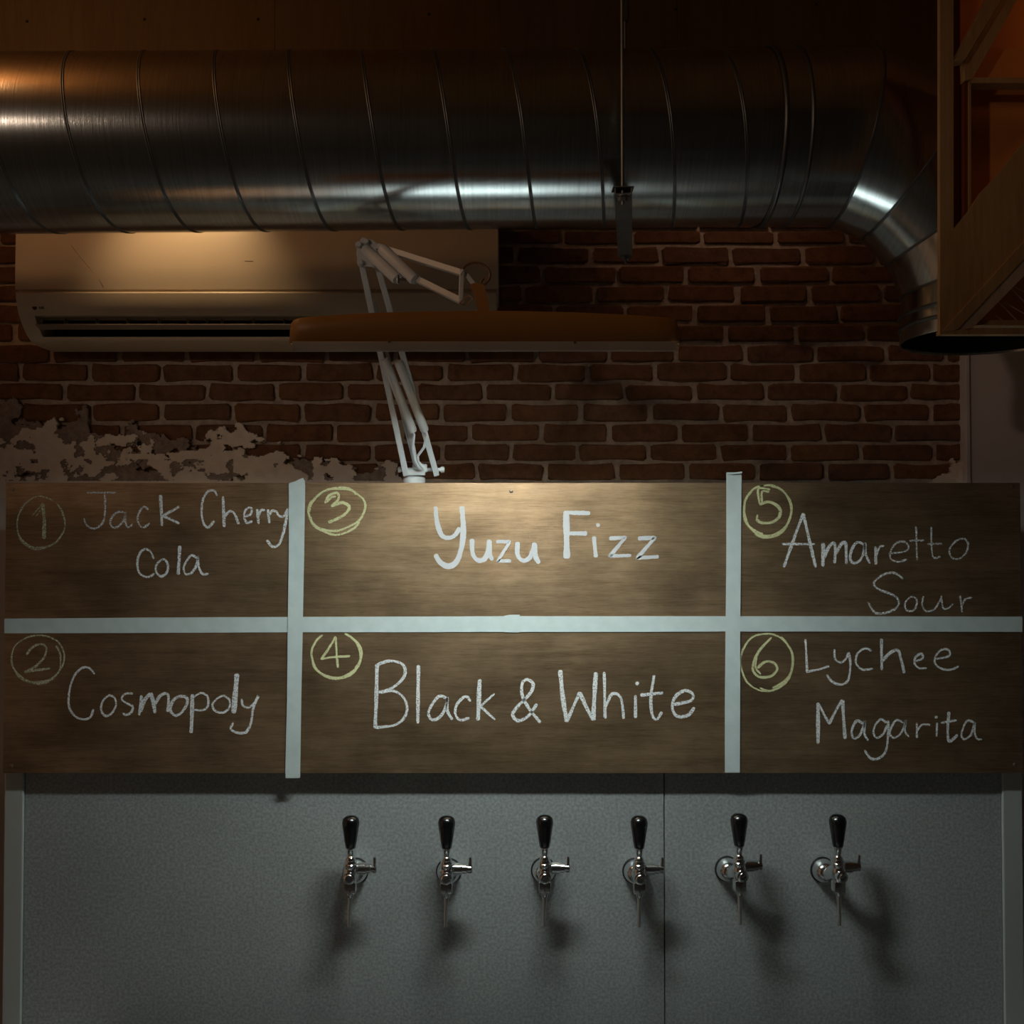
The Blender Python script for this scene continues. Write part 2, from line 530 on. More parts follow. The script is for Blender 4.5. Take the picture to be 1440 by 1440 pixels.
# plaster and render remnants that cling to the lower courses
def patches(name, mat, thick, fn, x0, x1, y0, y1, cell=0.0030):
    ax, bx = X(x0, D_WALL), X(x1, D_WALL); az, bz = Z(y1, D_WALL), Z(y0, D_WALL)
    nx, nz = int((bx-ax)/cell), int((bz-az)/cell)
    bm = bmesh.new(); V = {}
    def vert(i, j):
        if (i, j) not in V:
            x = ax + i*cell; z = az + j*cell
            jx = noise.noise(Vector((x*300, z*300, 1)))*cell*0.45; jz = noise.noise(Vector((x*300, z*300, 9)))*cell*0.45
            V[(i, j)] = bm.verts.new((x+jx, D_WALL - thick + noise.noise(Vector((x*40, z*40, 5)))*0.0018, z+jz))
        return V[(i, j)]
    for i in range(nx):
        for j in range(nz):
            px = x0 + (x1-x0)*(i+.5)/nx; py = y1 - (y1-y0)*(j+.5)/nz
            if fn(px, py) > 0:
                bm.faces.new((vert(i, j), vert(i+1, j), vert(i+1, j+1), vert(i, j+1)))
    fs = list(bm.faces)
    edges = [e for e in bm.edges if len(e.link_faces) == 1]
    r = bmesh.ops.extrude_edge_only(bm, edges=edges)
    for v in r['geom']:
        if isinstance(v, bmesh.types.BMVert): v.co.y = D_WALL + 0.004
    bmesh.ops.recalc_face_normals(bm, faces=bm.faces)
    bmesh.ops.translate(bm, vec=(0, -D_WALL, 0), verts=bm.verts)
    me = bpy.data.meshes.new(name); bm.to_mesh(me); bm.free()
    return new_obj(name, me, mat, wall)

def interp(tab, x):
    for (a, va), (b, vb) in zip(tab, tab[1:]):
        if a <= x <= b: return va + (vb-va)*(x-a)/(b-a)
    return tab[0][1] if x < tab[0][0] else tab[-1][1]
edge_white = [(-200, 600), (0, 640), (40, 618), (78, 596), (92, 622), (110, 634), (130, 622), (205, 622), (232, 642), (256, 640), (292, 618), (340, 612), (350, 628), (372, 640), (400, 646), (412, 660), (425, 672), (440, 680), (444, 652), (470, 648), (500, 656), (505, 676), (538, 676), (545, 652), (562, 660), (568, 700), (800, 720)]
def f_white(px, py):
    e = interp(edge_white, px)
    n = noise.fractal(Vector((px*0.022, py*0.045, 3.3)), 1.0, 2.1, 5)
    n2 = noise.fractal(Vector((px*0.07, py*0.09, 7.3)), 1.0, 2.1, 4)
    d = (py - e)/16.0
    if py > 676: return 1
    hole = 0.55 if (py > 645 and px < 330) else 0.0
    return min(d, 1.2)*0.55 + n*1.1 + n2*0.75 - 0.05 - hole
def f_grey(px, py):
    e = interp([(-200, 560), (0, 566), (22, 560), (34, 590), (95, 598), (108, 572), (122, 566), (128, 600), (170, 618), (195, 600), (245, 622), (300, 622), (420, 655), (560, 662), (575, 700), (900, 720)], px)
    n = noise.fractal(Vector((px*0.03, py*0.05, 13.3)), 1.0, 2.1, 5)
    return min((py - e)/14.0, 1.0)*0.55 + n*1.0 - 0.12
patches('render_remnant', M['render'], 0.0125, f_grey, -110, 575, 552, 700)
patches('plaster_remnant', M['plaster'], 0.0155, f_white, -110, 575, 585, 700)
def f_corner(px, py):
    n = noise.fractal(Vector((px*0.08, py*0.08, 23.3)), 1.0, 2.1, 4)
    return (px - 1318)*0.03 + (py - 672)*0.035 + n*0.5 + 0.0 if px < 1353 else -1
patches('plaster_remnant', M['plaster'], 0.0155, f_corner, 1290, 1356, 635, 700)
# painted lower wall, behind and left of the cold cabinet
mb = MB(); mb.box((xL, D_WALL - 0.016, 0), (xR, D_WALL + 0.01, Z(700, D_WALL)))
mb.build('lower_plaster', M['paint'], wall, local=(0, D_WALL, 0))

# pale painted pier at the right, with its corner bead
mb = MB(); mb.box((X(1361, D_WALL - .03), D_WALL - 0.035, 0), (X(1361, D_WALL) + 1.2, D_WALL + 0.13, H + 1.55))
pier = structure(mb.build('wall_corner', M['paint']))
mb = MB(); mb.box((X(1357, D_WALL - .03), D_WALL - 0.043, 0), (X(1363, D_WALL - .03), D_WALL + 0.1, H + 1.55), 0.002)
mb.build('corner_bead', M['paint_edge'], pier)

# plywood fascia above the brickwork
D_FAS = 2.72
z_f0 = Z(78, D_FAS) - 0.10
fas = bpy.data.objects.new('trim_1', None); fas.location = (0, D_FAS, z_f0); COL.objects.link(fas); structure(fas)
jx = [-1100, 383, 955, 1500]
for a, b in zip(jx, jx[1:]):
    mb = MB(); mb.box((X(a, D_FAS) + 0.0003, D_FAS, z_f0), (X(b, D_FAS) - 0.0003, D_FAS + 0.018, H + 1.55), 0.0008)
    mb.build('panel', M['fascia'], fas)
for (px, py) in ((203, 27), (363, 27), (603, 20), (950, 13), (1148, 6), (38, 30)):
    p = P(px, py, D_FAS)
    mb = MB(); mb.lathe([(0, 0.003), (0.003, 0.0025), (0.0042, 0.0005), (0.0042, -0.002)], p, (0, -1, 0), 10)
    mb.build('screw', M['rubber'], fas, smooth=True)
mb = MB(); mb.box((xL, -2.6, H + 1.55), (X(1361, D_WALL) + 1.2, D_WALL + 0.13, H + 1.65))
structure(mb.build('ceiling', M['ceiling']))
mb = MB(); mb.box((xL, -2.6, -0.08), (X(1361, D_WALL) + 1.2, D_WALL + 0.13, 0.0))
structure(mb.build('floor', M['floor']))
# unseen dark wall added behind the camera to darken what the board reflects
# hatch cut to shape the distant lamp's beam; its sill masks the menu board
yw0, yw1, xw1 = -0.98, -0.90, X(1361, D_WALL) + 1.2
hx_0, hx_1, hz_0, hz_1 = -3.10, -1.90, H + 1.128, H + 1.335
mb = MB()
mb.box((xL - .3, yw0, 0), (xw1, yw1, hz_0)); mb.box((xL - .3, yw0, hz_1), (xw1, yw1, H + 1.55))
mb.box((xL - .3, yw0, hz_0), (hx_0, yw1, hz_1)); mb.box((hx_1, yw0, hz_0), (xw1, yw1, hz_1))
structure(mb.build('mask_wall_front', M['cabinet']))
mb = MB(); mb.box((xw1, yw0, 0), (xw1 + .1, D_WALL + .13, H + 1.55))  # unseen side wall added to darken reflections at the board's right end
structure(mb.build('mask_wall_right', M['cabinet']))

# ------------------------------------------------------------------ cold cabinet
cx0, cx1 = X(6, D_PANEL, 1250), X(1438, D_PANEL, 1250)
fx0, fx1 = X(33, D_PANEL, 1250), X(1409.5, D_PANEL, 1250)
seam = X(934.5, D_PANEL, 1250)
cab_top = Z(720, D_PANEL)
cab = empty('cold_cabinet', ((cx0+cx1)/2, D_PANEL + .2, 0.0), 'large cold cabinet faced in dull embossed steel, carrying the six beer taps', 'cabinet')
mb = MB(); mb.box((fx0 + .001, D_PANEL, 0.06), (seam - 0.0012, D_PANEL + 0.05, cab_top - .02), 0.0012); mb.build('front_panel', M['panel'], cab)
mb = MB(); mb.box((seam + 0.0012, D_PANEL, 0.06), (fx1 - .001, D_PANEL + 0.05, cab_top - .02), 0.0012); mb.build('front_panel', M['panel'], cab)
for a, b in ((cx0, fx0), (fx1, cx1)):
    mb = MB(); mb.box((a, D_PANEL - 0.006, 0.0), (b, D_PANEL + 0.055, cab_top), 0.003)
    o = mb.build('corner_profile', M['profile'], cab); o['label'] = 'smooth light grey metal corner profile'
for a, b in ((cx0, cx0 + .05), (cx1 - .05, cx1)):
    mb = MB(); mb.box((a + .002, D_PANEL + 0.055, 0.02), (b - .002, D_WALL - .03, cab_top - .02)); mb.build('side_panel', M['panel'], cab)
mb = MB(); mb.box((cx0, D_PANEL + 0.002, cab_top - .02), (cx1, D_WALL - .03, cab_top + .02), 0.002); mb.build('top_panel', M['panel'], cab)
mb = MB(); mb.box((cx0 + .01, D_PANEL + 0.02, 0.0), (cx1 - .01, D_WALL - .04, 0.06)); mb.build('plinth', M['rubber'], cab)

# steel worktop in front of it, just below the frame
wt = empty('worktop', (0, 2.2, 0), 'brushed steel worktop with upstand running below the beer taps', 'worktop')
zt = H - 1.235
mb = MB(); mb.box((cx0, 1.62, zt - .04), (cx1, D_PANEL - .008, zt), 0.004); mb.build('top', M['steel'], wt)
mb = MB(); mb.box((cx0 + .03, 1.66, 0.1), (cx1 - .03, D_PANEL - .03, zt - .04), 0.003); mb.build('carcass', M['cabinet'], wt)
mb = MB(); mb.box((cx0 + .25, 2.13, zt + .0005), (cx1 - .20, D_PANEL - .015, zt + .012), 0.004); o = mb.build('bounce_mask', M['rubber'], wt)  # unseen dark slab added to cut worktop bounce onto the cabinet front
mb = MB(); mb.box((cx0 + .06, 1.72, 0.0), (cx1 - .06, D_PANEL - .05, 0.1)); mb.build('plinth', M['rubber'], wt)

# ------------------------------------------------------------------ menu board
bx0, bx1 = X(6.0, D_BOARD, 884), X(1437, D_BOARD, 884)
bz1, bz0 = Z(679, D_BOARD), Z(1087.5, D_BOARD)
board = empty('menu_board', ((bx0+bx1)/2, D_BOARD, bz0), 'long dark varnished plywood menu board with chalk writing and white tape lines', 'menu board')
mb = MB(); mb.box((bx0, D_BOARD, bz0), (bx1, D_BOARD + .015, bz1), 0.0012); mb.build('panel', M['board'], board)
for px in (30, 480, 960, 1410):     # standoff battens that carry the board on the cabinet
    x = X(px, D_BOARD, 884)
    mb = MB(); mb.box((x - .02, D_BOARD + .015, bz0 + .12), (x + .02, D_PANEL - .006, bz1 - .02)); mb.build('batten', M['ply_edge'], board)

def on_board(px, py, lift=0.0):
    p = P(px, py, D_BOARD)
    return Vector((p.x, D_BOARD - lift, p.z))

def catmull(pts, step=1.6):
    pts = [Vector((p[0], p[1], 0)) for p in pts]
    if len(pts) < 3:
        q = pts
        out = []
        L = (q[1]-q[0]).length; n = max(2, int(L/step))
        return [q[0].lerp(q[1], i/n) for i in range(n+1)]
    ext = [pts[0]*2 - pts[1]] + pts + [pts[-1]*2 - pts[-2]]
    out = []
    for i in range(1, len(ext)-2):
        p0, p1, p2, p3 = ext[i-1:i+3]
        n = max(2, int((p2-p1).length/step))
        for k in range(n):
            t = k/n
            out.append(0.5*((2*p1) + (p2-p0)*t + (2*p0-5*p1+4*p2-p3)*t*t + (3*p1-p0-3*p2+p3)*t**3))
    out.append(pts[-1])
    return out

lift_counter = [0]
def stroke(bm, pts, w, sharp=False, r=random.Random(3)):
    """pts in photo pixels, w in pixels; a thin ragged ribbon of chalk"""
    if sharp:
        path = []
        for a, b in zip(pts, pts[1:]):
            seg = catmull([a, b]); path += seg if not path else seg[1:]
    else:
        path = catmull(pts)
    lift_counter[0] = (lift_counter[0] + 1) % 9
    lf = 0.0005 + lift_counter[0]*0.00006
    L, R = [], []
    n = len(path)
    for i, p in enumerate(path):
        d = (path[min(i+1, n-1)] - path[max(i-1, 0)])
        if d.length < 1e-6: d = Vector((1, 0, 0))
        d.normalize(); nrm = Vector((-d.y, d.x, 0))
        ww = w*0.5*(0.55 if i in (0, n-1) else 1.0)*(1 + 0.12*math.sin(i*0.21 + lf*9e4))
        a = p + nrm*(ww + r.uniform(-.32, .32)); b = p - nrm*(ww + r.uniform(-.32, .32))
        L.append(bm.verts.new(on_board(a.x, a.y, lf))); R.append(bm.verts.new(on_board(b.x, b.y, lf)))
    for i in range(n-1):
        bm.faces.new((L[i], R[i], R[i+1], L[i+1]))

def write(strokes, ox, oy, s, w, mat, label):
    """strokes: list of point lists in crop coordinates; first item may be ('w', width)"""
    bm = bmesh.new()
    for st in strokes:
        ww = w; sharp = False
        if isinstance(st, tuple):
            st, opt = st; ww = opt.get('w', w); sharp = opt.get('sharp', False)
        stroke(bm, [(ox + x/s, oy + y/s) for x, y in st], ww, sharp)
    for f in bm.faces:
        f.normal_update()
        if f.normal.y > 0: f.normal_flip()
    bmesh.ops.translate(bm, vec=-Vector(board.location), verts=bm.verts)
    me = bpy.data.meshes.new('chalk_writing'); bm.to_mesh(me); bm.free()
    o = new_obj('chalk_writing', me, mat, board); o['label'] = label
    return o

def loop(cx, cy, rx, ry, a0, a1, tilt=0, wob=0.02, seed=0):
    out = []
    n = 22
    for i in range(n+1):
        a = math.radians(a0 + (a1-a0)*i/n)
        k = 1 + wob*math.sin(3*a + seed) + wob*0.6*math.sin(7*a + seed*2)
        x, y = rx*k*math.cos(a), ry*k*math.sin(a)
        t = math.radians(tilt)
        out.append((cx + x*math.cos(t) - y*math.sin(t), cy + x*math.sin(t) + y*math.cos(t)))
    return out

S3, S2, SE = 3.2727, 2.3226, 3.3488
S = {'sharp': True}
# 1
write([loop(188, 245, 110, 118, -60, 290, 10, .02, 1), loop(182, 252, 104, 116, 60, 215, 10, .02, 2),
       ([(150, 212), (178, 180), (198, 155)], {'w': 1.8}), ([(165, 218), (188, 188), (200, 160)], {'w': 1.6}), ([(197, 158), (205, 240), (203, 320)], {'w': 5.0})],
      0, 660, S3, 2.2, M['chalk_pale'], 'faint yellowish chalk number 1 in a ring')
write([([(400, 107), (535, 107)], {'w': 2.4}), [(483, 112), (485, 180), (478, 235), (455, 265), (425, 272), (398, 255), (387, 225)],
       [(575, 202), (550, 195), (520, 215), (508, 245), (520, 267), (545, 262), (570, 235), (577, 198), (578, 240), (590, 267), (612, 252)],
       [(684, 185), (662, 172), (642, 195), (634, 230), (645, 260), (665, 266), (688, 248)]],
      0, 660, S3, 2.7, M['chalk_dim'], 'thinly drawn chalk letters J a c of the first word, panel one')
write([([(739, 118), (746, 260)], {'w': 4.2}), ([(826, 172), (750, 214), (826, 249)], {'w': 3.4, **S})],
      0, 660, S3, 3.0, M['chalk'], 'white chalk letter k of panel one')
write([
       [(1001, 122), (985, 98), (955, 104), (935, 140), (928, 190), (935, 242), (957, 268), (986, 238)],
       ([(1027, 125), (1032, 265)], {'w': 3.8}), ([(1035, 218), (1056, 193), (1078, 202), (1090, 228), (1100, 252)], {'w': 3.6}),
       ([(1128, 216), (1152, 208), (1160, 184), (1146, 176), (1128, 192), (1124, 222), (1138, 246), (1162, 238)], {'w': 3}),
       ([(1184, 184), (1191, 252)], {'w': 3.6}), [(1190, 215), (1203, 188), (1222, 190)],
       ([(1233, 184), (1240, 248)], {'w': 3.2}), [(1240, 212), (1254, 190), (1274, 196)],
       [(1272, 190), (1284, 214), (1308, 214), (1326, 178)], ([(1328, 178), (1316, 240), (1302, 300), (1284, 346), (1254, 356), (1228, 326)], {'w': 3.4})],
      0, 660, S3, 3.0, M['chalk'], 'white chalk letters ending the first line of panel one')
write([[(708, 412), (692, 378), (664, 368), (640, 395), (632, 440), (645, 480), (680, 496), (712, 480)],
       [(745, 415), (722, 437), (718, 470), (740, 492), (765, 480), (774, 445), (762, 418), (744, 414)],
       ([(828, 352), (821, 484)], {'w': 4.6}),
       [(908, 408), (882, 396), (860, 420), (846, 455), (856, 482), (882, 476), (905, 440), (912, 402), (916, 450), (934, 482), (960, 480)]],
      0, 660, S3, 3.0, M['chalk'], 'white chalk word Cola')
# 2
write([loop(175, 150, 122, 108, -100, 260, -8, .015, 3), loop(170, 160, 112, 108, -30, 190, -8, .02, 5),
       ([(122, 134), (150, 98), (190, 84), (214, 102), (205, 142), (170, 182), (112, 214)], {'w': 3}), ([(112, 214), (170, 204), (232, 196)], {'w': 3.2})],
      0, 880, S3, 2.4, M['chalk_pale'], 'faint yellowish chalk number 2 in a ring')
write([[(436, 222), (410, 194), (375, 196), (340, 235), (320, 300), (318, 370), (345, 415), (385, 430), (416, 420), (432, 384)],
       [(500, 320), (475, 345), (466, 385), (485, 414), (515, 402), (534, 365), (527, 330), (498, 318)],
       [(612, 312), (580, 312), (560, 335), (580, 355), (610, 370), (606, 396), (582, 410), (565, 402)],
       ([(652, 320), (641, 412)], {'w': 3.6}), ([(647, 395), (665, 345), (692, 310)], {'w': 5}), ([(694, 308), (706, 350), (714, 402)], {'w': 5}), ([(714, 360), (738, 322), (765, 312), (776, 330), (772, 396)], {'w': 4}),
       ([(822, 323), (797, 345), (785, 385), (805, 413), (835, 400), (860, 360), (858, 330), (820, 323)], {'w': 3.6}),
       ([(886, 315), (884, 400), (880, 494)], {'w': 5.2}), [(890, 328), (925, 310), (955, 325), (958, 365), (935, 388), (895, 386)],
       [(1030, 320), (1000, 335), (978, 365), (995, 394), (1030, 398), (1056, 375), (1056, 340), (1028, 320)],
       ([(1091, 220), (1076, 402)], {'w': 7}), [(1113, 335), (1118, 366), (1145, 376), (1172, 352)], ([(1190, 320), (1166, 380), (1157, 440), (1135, 487), (1095, 492), (1063, 475), (1074, 446)], {'w': 3.4})],
      0, 880, S3, 2.9, M['chalk'], 'white chalk word Cosmopoly')
# 3
write([loop(125, 108, 92, 68, -170, 175, -12, .02, 1), loop(122, 113, 88, 76, 40, 330, -12, .03, 4),
       ([(86, 88), (100, 62), (126, 54), (130, 74), (106, 97)], {'w': 3.4}), ([(106, 97), (142, 86), (166, 100), (150, 124), (118, 142), (97, 150)], {'w': 4}), [(92, 84), (108, 68), (122, 66)]],
      420, 670, S2, 2.8, M['chalk_yellow'], 'yellow chalk number 3 in a double ring')
write([[(447, 98), (452, 150), (470, 195), (503, 197), (528, 168)], ([(533, 97), (538, 180), (530, 240), (514, 280), (488, 293), (462, 280), (446, 254)], {'w': 7.5}),
       [(566, 204), (568, 250), (584, 273), (606, 270), (620, 240), (622, 206)], [(622, 208), (624, 250), (633, 274)],
       ([(645, 213), (690, 213), (650, 276), (694, 276)], {'w': 4.6, **S}),
       [(715, 214), (715, 255), (730, 274), (752, 268), (766, 240), (770, 216)], [(770, 220), (774, 262), (786, 284)],
       ([(874, 112), (876, 268)], {'w': 8.6}), ([(866, 118), (952, 120)], {'w': 5.4}), ([(876, 186), (942, 186)], {'w': 6}),
       ([(964, 196), (971, 264)], {'w': 6}), ([(972, 160), (984, 158)], {'w': 5}),
       ([(1014, 203), (1068, 199), (1016, 260), (1086, 258)], {'w': 5, **S}), ([(1108, 203), (1164, 200), (1106, 266), (1176, 262)], {'w': 5.4, **S})],
      420, 670, S2, 6.4, M['chalk_dense'], 'bold white chalk words Yuzu Fizz')
# 4
write([loop(123, 118, 82, 74, -70, 238, 0, .02, 2), loop(122, 124, 80, 72, 20, 165, 0, .015, 4), loop(124, 116, 78, 70, -60, 40, 0, .02, 6),
       ([(121, 58), (100, 95), (74, 131)], {'w': 3}), [(72, 132), (110, 126), (168, 122)], [(121, 58), (124, 110), (128, 160)]],
      420, 870, S2, 2.9, M['chalk_yellow'], 'yellow chalk number 4 in an open ring')
write([([(256, 148), (254, 250), (250, 358)], {'w': 5}), ([(256, 150), (300, 138), (340, 150), (346, 185), (312, 222), (262, 242)], {'w': 4}), ([(262, 242), (310, 236), (346, 262), (352, 308), (320, 345), (252, 356)], {'w': 3.6}),
       ([(391, 152), (389, 342)], {'w': 4.8}),
       [(487, 262), (460, 253), (436, 280), (424, 310), (436, 330), (460, 322), (480, 290), (486, 258), (486, 300), (502, 330)],
       [(562, 270), (546, 254), (520, 275), (511, 305), (525, 330), (558, 325)],
       ([(591, 198), (586, 332)], {'w': 5.8}), ([(640, 244), (594, 286), (642, 330)], {'w': 3.4, **S}),
       ([(790, 340), (750, 290), (730, 248), (731, 210), (748, 199), (766, 215), (755, 245), (712, 290), (699, 315), (718, 333), (752, 316), (778, 278)], {'w': 4.4}),
       ([(854, 168), (862, 250), (875, 337)], {'w': 6}), ([(875, 337), (898, 285), (918, 240)], {'w': 4.4}), ([(918, 240), (940, 290), (962, 332)], {'w': 5}), ([(962, 332), (966, 250), (971, 175)], {'w': 6}),
       ([(998, 174), (1001, 326)], {'w': 3.8}), [(1001, 290), (1024, 246), (1050, 255), (1058, 290), (1061, 327)],
       ([(1100, 250), (1100, 324)], {'w': 4}), ([(1100, 210), (1111, 213)], {'w': 5.4}),
       ([(1161, 184), (1150, 260), (1155, 315), (1170, 329), (1186, 304)], {'w': 4}), ([(1116, 250), (1190, 242)], {'w': 4.4}),
       ([(1225, 280), (1280, 268), (1286, 245), (1260, 235), (1230, 255), (1220, 290), (1235, 318), (1270, 316), (1293, 290)], {'w': 4.2})],
      420, 870, S2, 3.8, M['chalk'], 'white chalk words Black & White')
# 5
write([loop(232, 193, 112, 120, -110, 262, 0, .015, 2), loop(228, 198, 116, 122, -80, 120, 0, .02, 4), loop(230, 190, 112, 114, 100, 230, 0, .03, 7),
       [(246, 96), (190, 92), (194, 165)], [(240, 106), (206, 106), (206, 160)], ([(194, 166), (240, 154), (286, 180), (288, 222), (250, 250), (205, 252), (178, 236)], {'w': 4}), [(186, 214), (180, 236)]],
      1010, 660, SE, 2.8, M['chalk_yellow'], 'yellow chalk number 5 in a double ring')
write([([(400, 208), (355, 330), (308, 462)], {'w': 4}), ([(400, 208), (430, 340), (459, 462)], {'w': 4}), ([(300, 352), (455, 352)], {'w': 3}),
       ([(494, 348), (493, 458)], {'w': 5}), ([(496, 420), (520, 368), (545, 346), (551, 385), (548, 442)], {'w': 4}), ([(552, 400), (578, 354), (600, 350), (603, 446)], {'w': 4}),
       ([(686, 355), (655, 343), (630, 375), (621, 420), (640, 442), (670, 425), (686, 385), (690, 348), (695, 400), (714, 443)], {'w': 3.6}),
       ([(740, 364), (742, 448)], {'w': 4}), [(742, 408), (760, 366), (784, 360)]],
      1010, 660, SE, 3.0, M['chalk'], 'white chalk letters A m a r beginning the drink name of panel five')
write([[(800, 398), (880, 386), (896, 360), (870, 340), (835, 350), (812, 385), (812, 420), (845, 436), (888, 424)],
       [(931, 270), (936, 428)], [(900, 337), (968, 334)], [(1003, 272), (1005, 380), (1016, 416), (1047, 410)], [(984, 351), (1056, 350)],
       [(1140, 325), (1105, 350), (1088, 385), (1100, 415), (1130, 422), (1165, 395), (1176, 350), (1160, 328), (1136, 326)],
       ([(870, 516), (840, 492), (800, 488), (755, 510), (732, 540), (760, 568), (820, 590), (850, 620), (835, 655), (780, 678), (735, 672), (704, 624)], {'w': 3}),
       [(905, 598), (880, 630), (885, 660), (910, 668), (932, 645), (932, 610), (904, 598)],
       [(965, 597), (960, 640), (980, 668), (1015, 660), (1042, 622), (1052, 594)], [(1050, 610), (1060, 655), (1085, 652), (1106, 632)],
       [(1138, 595), (1149, 672)], [(1148, 640), (1165, 610), (1196, 604)]],
      1010, 660, SE, 2.5, M['chalk_dim'], 'thinly drawn chalk letters completing the drink name of panel five')
# 6
write([loop(228, 205, 124, 136, -100, 262, 0, .012, 2), loop(234, 204, 118, 134, -60, 110, 0, .02, 5), loop(236, 200, 114, 128, -40, 80, 0, .02, 8),
       ([(252, 88), (200, 142), (170, 195), (164, 245), (195, 274), (245, 272), (277, 240), (262, 208), (220, 204), (184, 232)], {'w': 3.4}), [(182, 180), (176, 230), (200, 262)]],
      1010, 870, SE, 2.4, M['chalk_yellow'], 'yellow chalk number 6 in a double ring')
write([([(410, 97), (415, 170), (418, 250), (470, 240), (522, 224)], {'w': 3.2, **S}),
       [(547, 144), (550, 190), (575, 206), (600, 190), (612, 160)], ([(614, 158), (622, 220), (610, 290), (575, 310), (535, 295), (511, 264)], {'w': 3.2}),
       [(722, 151), (690, 140), (655, 165), (649, 210), (680, 240), (727, 235)],
       ([(768, 94), (770, 242)], {'w': 3.6}), ([(772, 200), (810, 160), (846, 150), (860, 190), (876, 256)], {'w': 4}),
       [(932, 200), (962, 186), (956, 165), (930, 180), (924, 210), (945, 233), (982, 232)],
       [(1025, 190), (1086, 176), (1086, 150), (1055, 144), (1028, 170), (1019, 205), (1045, 232), (1090, 241), (1132, 224)],
       ([(470, 396), (470, 588)], {'w': 5}), ([(470, 398), (498, 450), (522, 496)], {'w': 3.4}), ([(522, 496), (550, 440), (583, 382)], {'w': 3.8}), ([(585, 382), (590, 470), (597, 566)], {'w': 4.4}),
       ([(682, 495), (655, 480), (635, 505), (627, 540), (640, 563), (665, 550), (685, 505), (690, 482), (688, 540), (706, 574)], {'w': 3.4}),
       [(792, 490), (765, 474), (740, 500), (731, 535), (745, 560), (775, 545), (796, 500)], ([(799, 478), (800, 540), (790, 620), (760, 655), (720, 659), (688, 618)], {'w': 3.2}),
       [(872, 490), (840, 477), (818, 505), (808, 540), (825, 561), (855, 545), (876, 505), (882, 478), (880, 530), (898, 556)],
       [(935, 490), (935, 562)], [(936, 530), (960, 499), (998, 500)], [(1030, 490), (1028, 554)], ([(1017, 464), (1034, 462)], {'w': 3.2}),
       ([(1086, 438), (1080, 530), (1086, 577), (1110, 562), (1127, 546)], {'w': 3.8}), [(1048, 490), (1122, 478)],
       [(1207, 490), (1175, 480), (1155, 510), (1145, 550), (1160, 568), (1190, 545), (1208, 490), (1208, 540), (1220, 566), (1241, 568)]],
      1010, 870, SE, 2.8, M['chalk'], 'white chalk words Lychee Magarita')

# masking tape strips, each a strip of its own on the board
def tape(poly, lift, name='tape_strip'):
    """poly in photo pixels, clockwise outline"""
    bm = bmesh.new()
    a = [bm.verts.new(on_board(x, y, lift)) for x, y in poly]
    b = [bm.verts.new(on_board(x, y, lift - 0.0004)) for x, y in poly]
    bm.faces.new(a); bm.faces.new(b[::-1]); n = len(poly)
    for i in range(n): bm.faces.new((a[i], b[i], b[(i+1)%n], a[(i+1)%n]))
    bmesh.ops.recalc_face_normals(bm, faces=bm.faces)
    bmesh.ops.translate(bm, vec=-Vector(board.location), verts=bm.verts)
    me = bpy.data.meshes.new(name); bm.to_mesh(me); bm.free()
    return new_obj(name, me, M['tape'], board)
tape([(6.5, 870), (200, 868.5), (420, 867.5), (420, 889), (200, 890), (6.5, 890.5)], 0.0014)
tape([(412, 867.5), (560, 867), (718, 866.5), (718, 888.5), (560, 889), (412, 889)], 0.0018)
tape([(709, 866.0), (716, 864.5), (731, 864.5), (731, 866.5), (900, 866.5), (1036, 866.5), (1036, 888), (900, 888.5), (731, 888.5), (729, 889.5), (709, 889)], 0.0022)
tape([(1026, 866.5), (1200, 866.5), (1437, 867), (1437, 888.5), (1200, 888), (1026, 888)], 0.0026)
tape([(406.5, 682), (407, 679.5), (416, 677), (424, 673), (426, 672), (429, 676), (429.5, 682), (428, 780), (426, 885), (424, 985), (422.5, 1087), (401.5, 1087), (404, 985), (405, 885), (406.5, 780)], 0.0033)
tape([(1021, 666), (1021.5, 664.5), (1042, 664), (1042.5, 672), (1041.5, 780), (1040.5, 885), (1040.5, 985), (1040, 1086), (1019, 1086), (1019, 985), (1020, 885), (1021, 780)], 0.0033)
# folded-over ends
p0 = on_board(402, 1087, 0.0037); 
mb = MB(); mb.box((on_board(402, 1090).x, D_BOARD - .0037, bz0 - .0105), (on_board(422.5, 1090).x, D_BOARD - .0031, bz0 + .001)); o = mb.build('tape_strip', M['tape'], board)
mb = MB(); mb.bar(on_board(1021.5, 667, 0.004), on_board(1042, 664.5, 0.012), 0.004, 0.0005, (0, 1, 0)); mb.build('tape_fold', M['tape'], board)
for (px, py) in ((18, 688), (719, 691), (1424, 684), (16, 1077), (1427, 1075)):
    p = on_board(px, py)
    mb = MB(); mb.lathe([(0, 0.0016), (0.003, 0.0014), (0.0045, 0.0003), (0.0045, -0.003)], p, (0, -1, 0), 12)
    mb.build('screw', M['screw'], board, smooth=True)

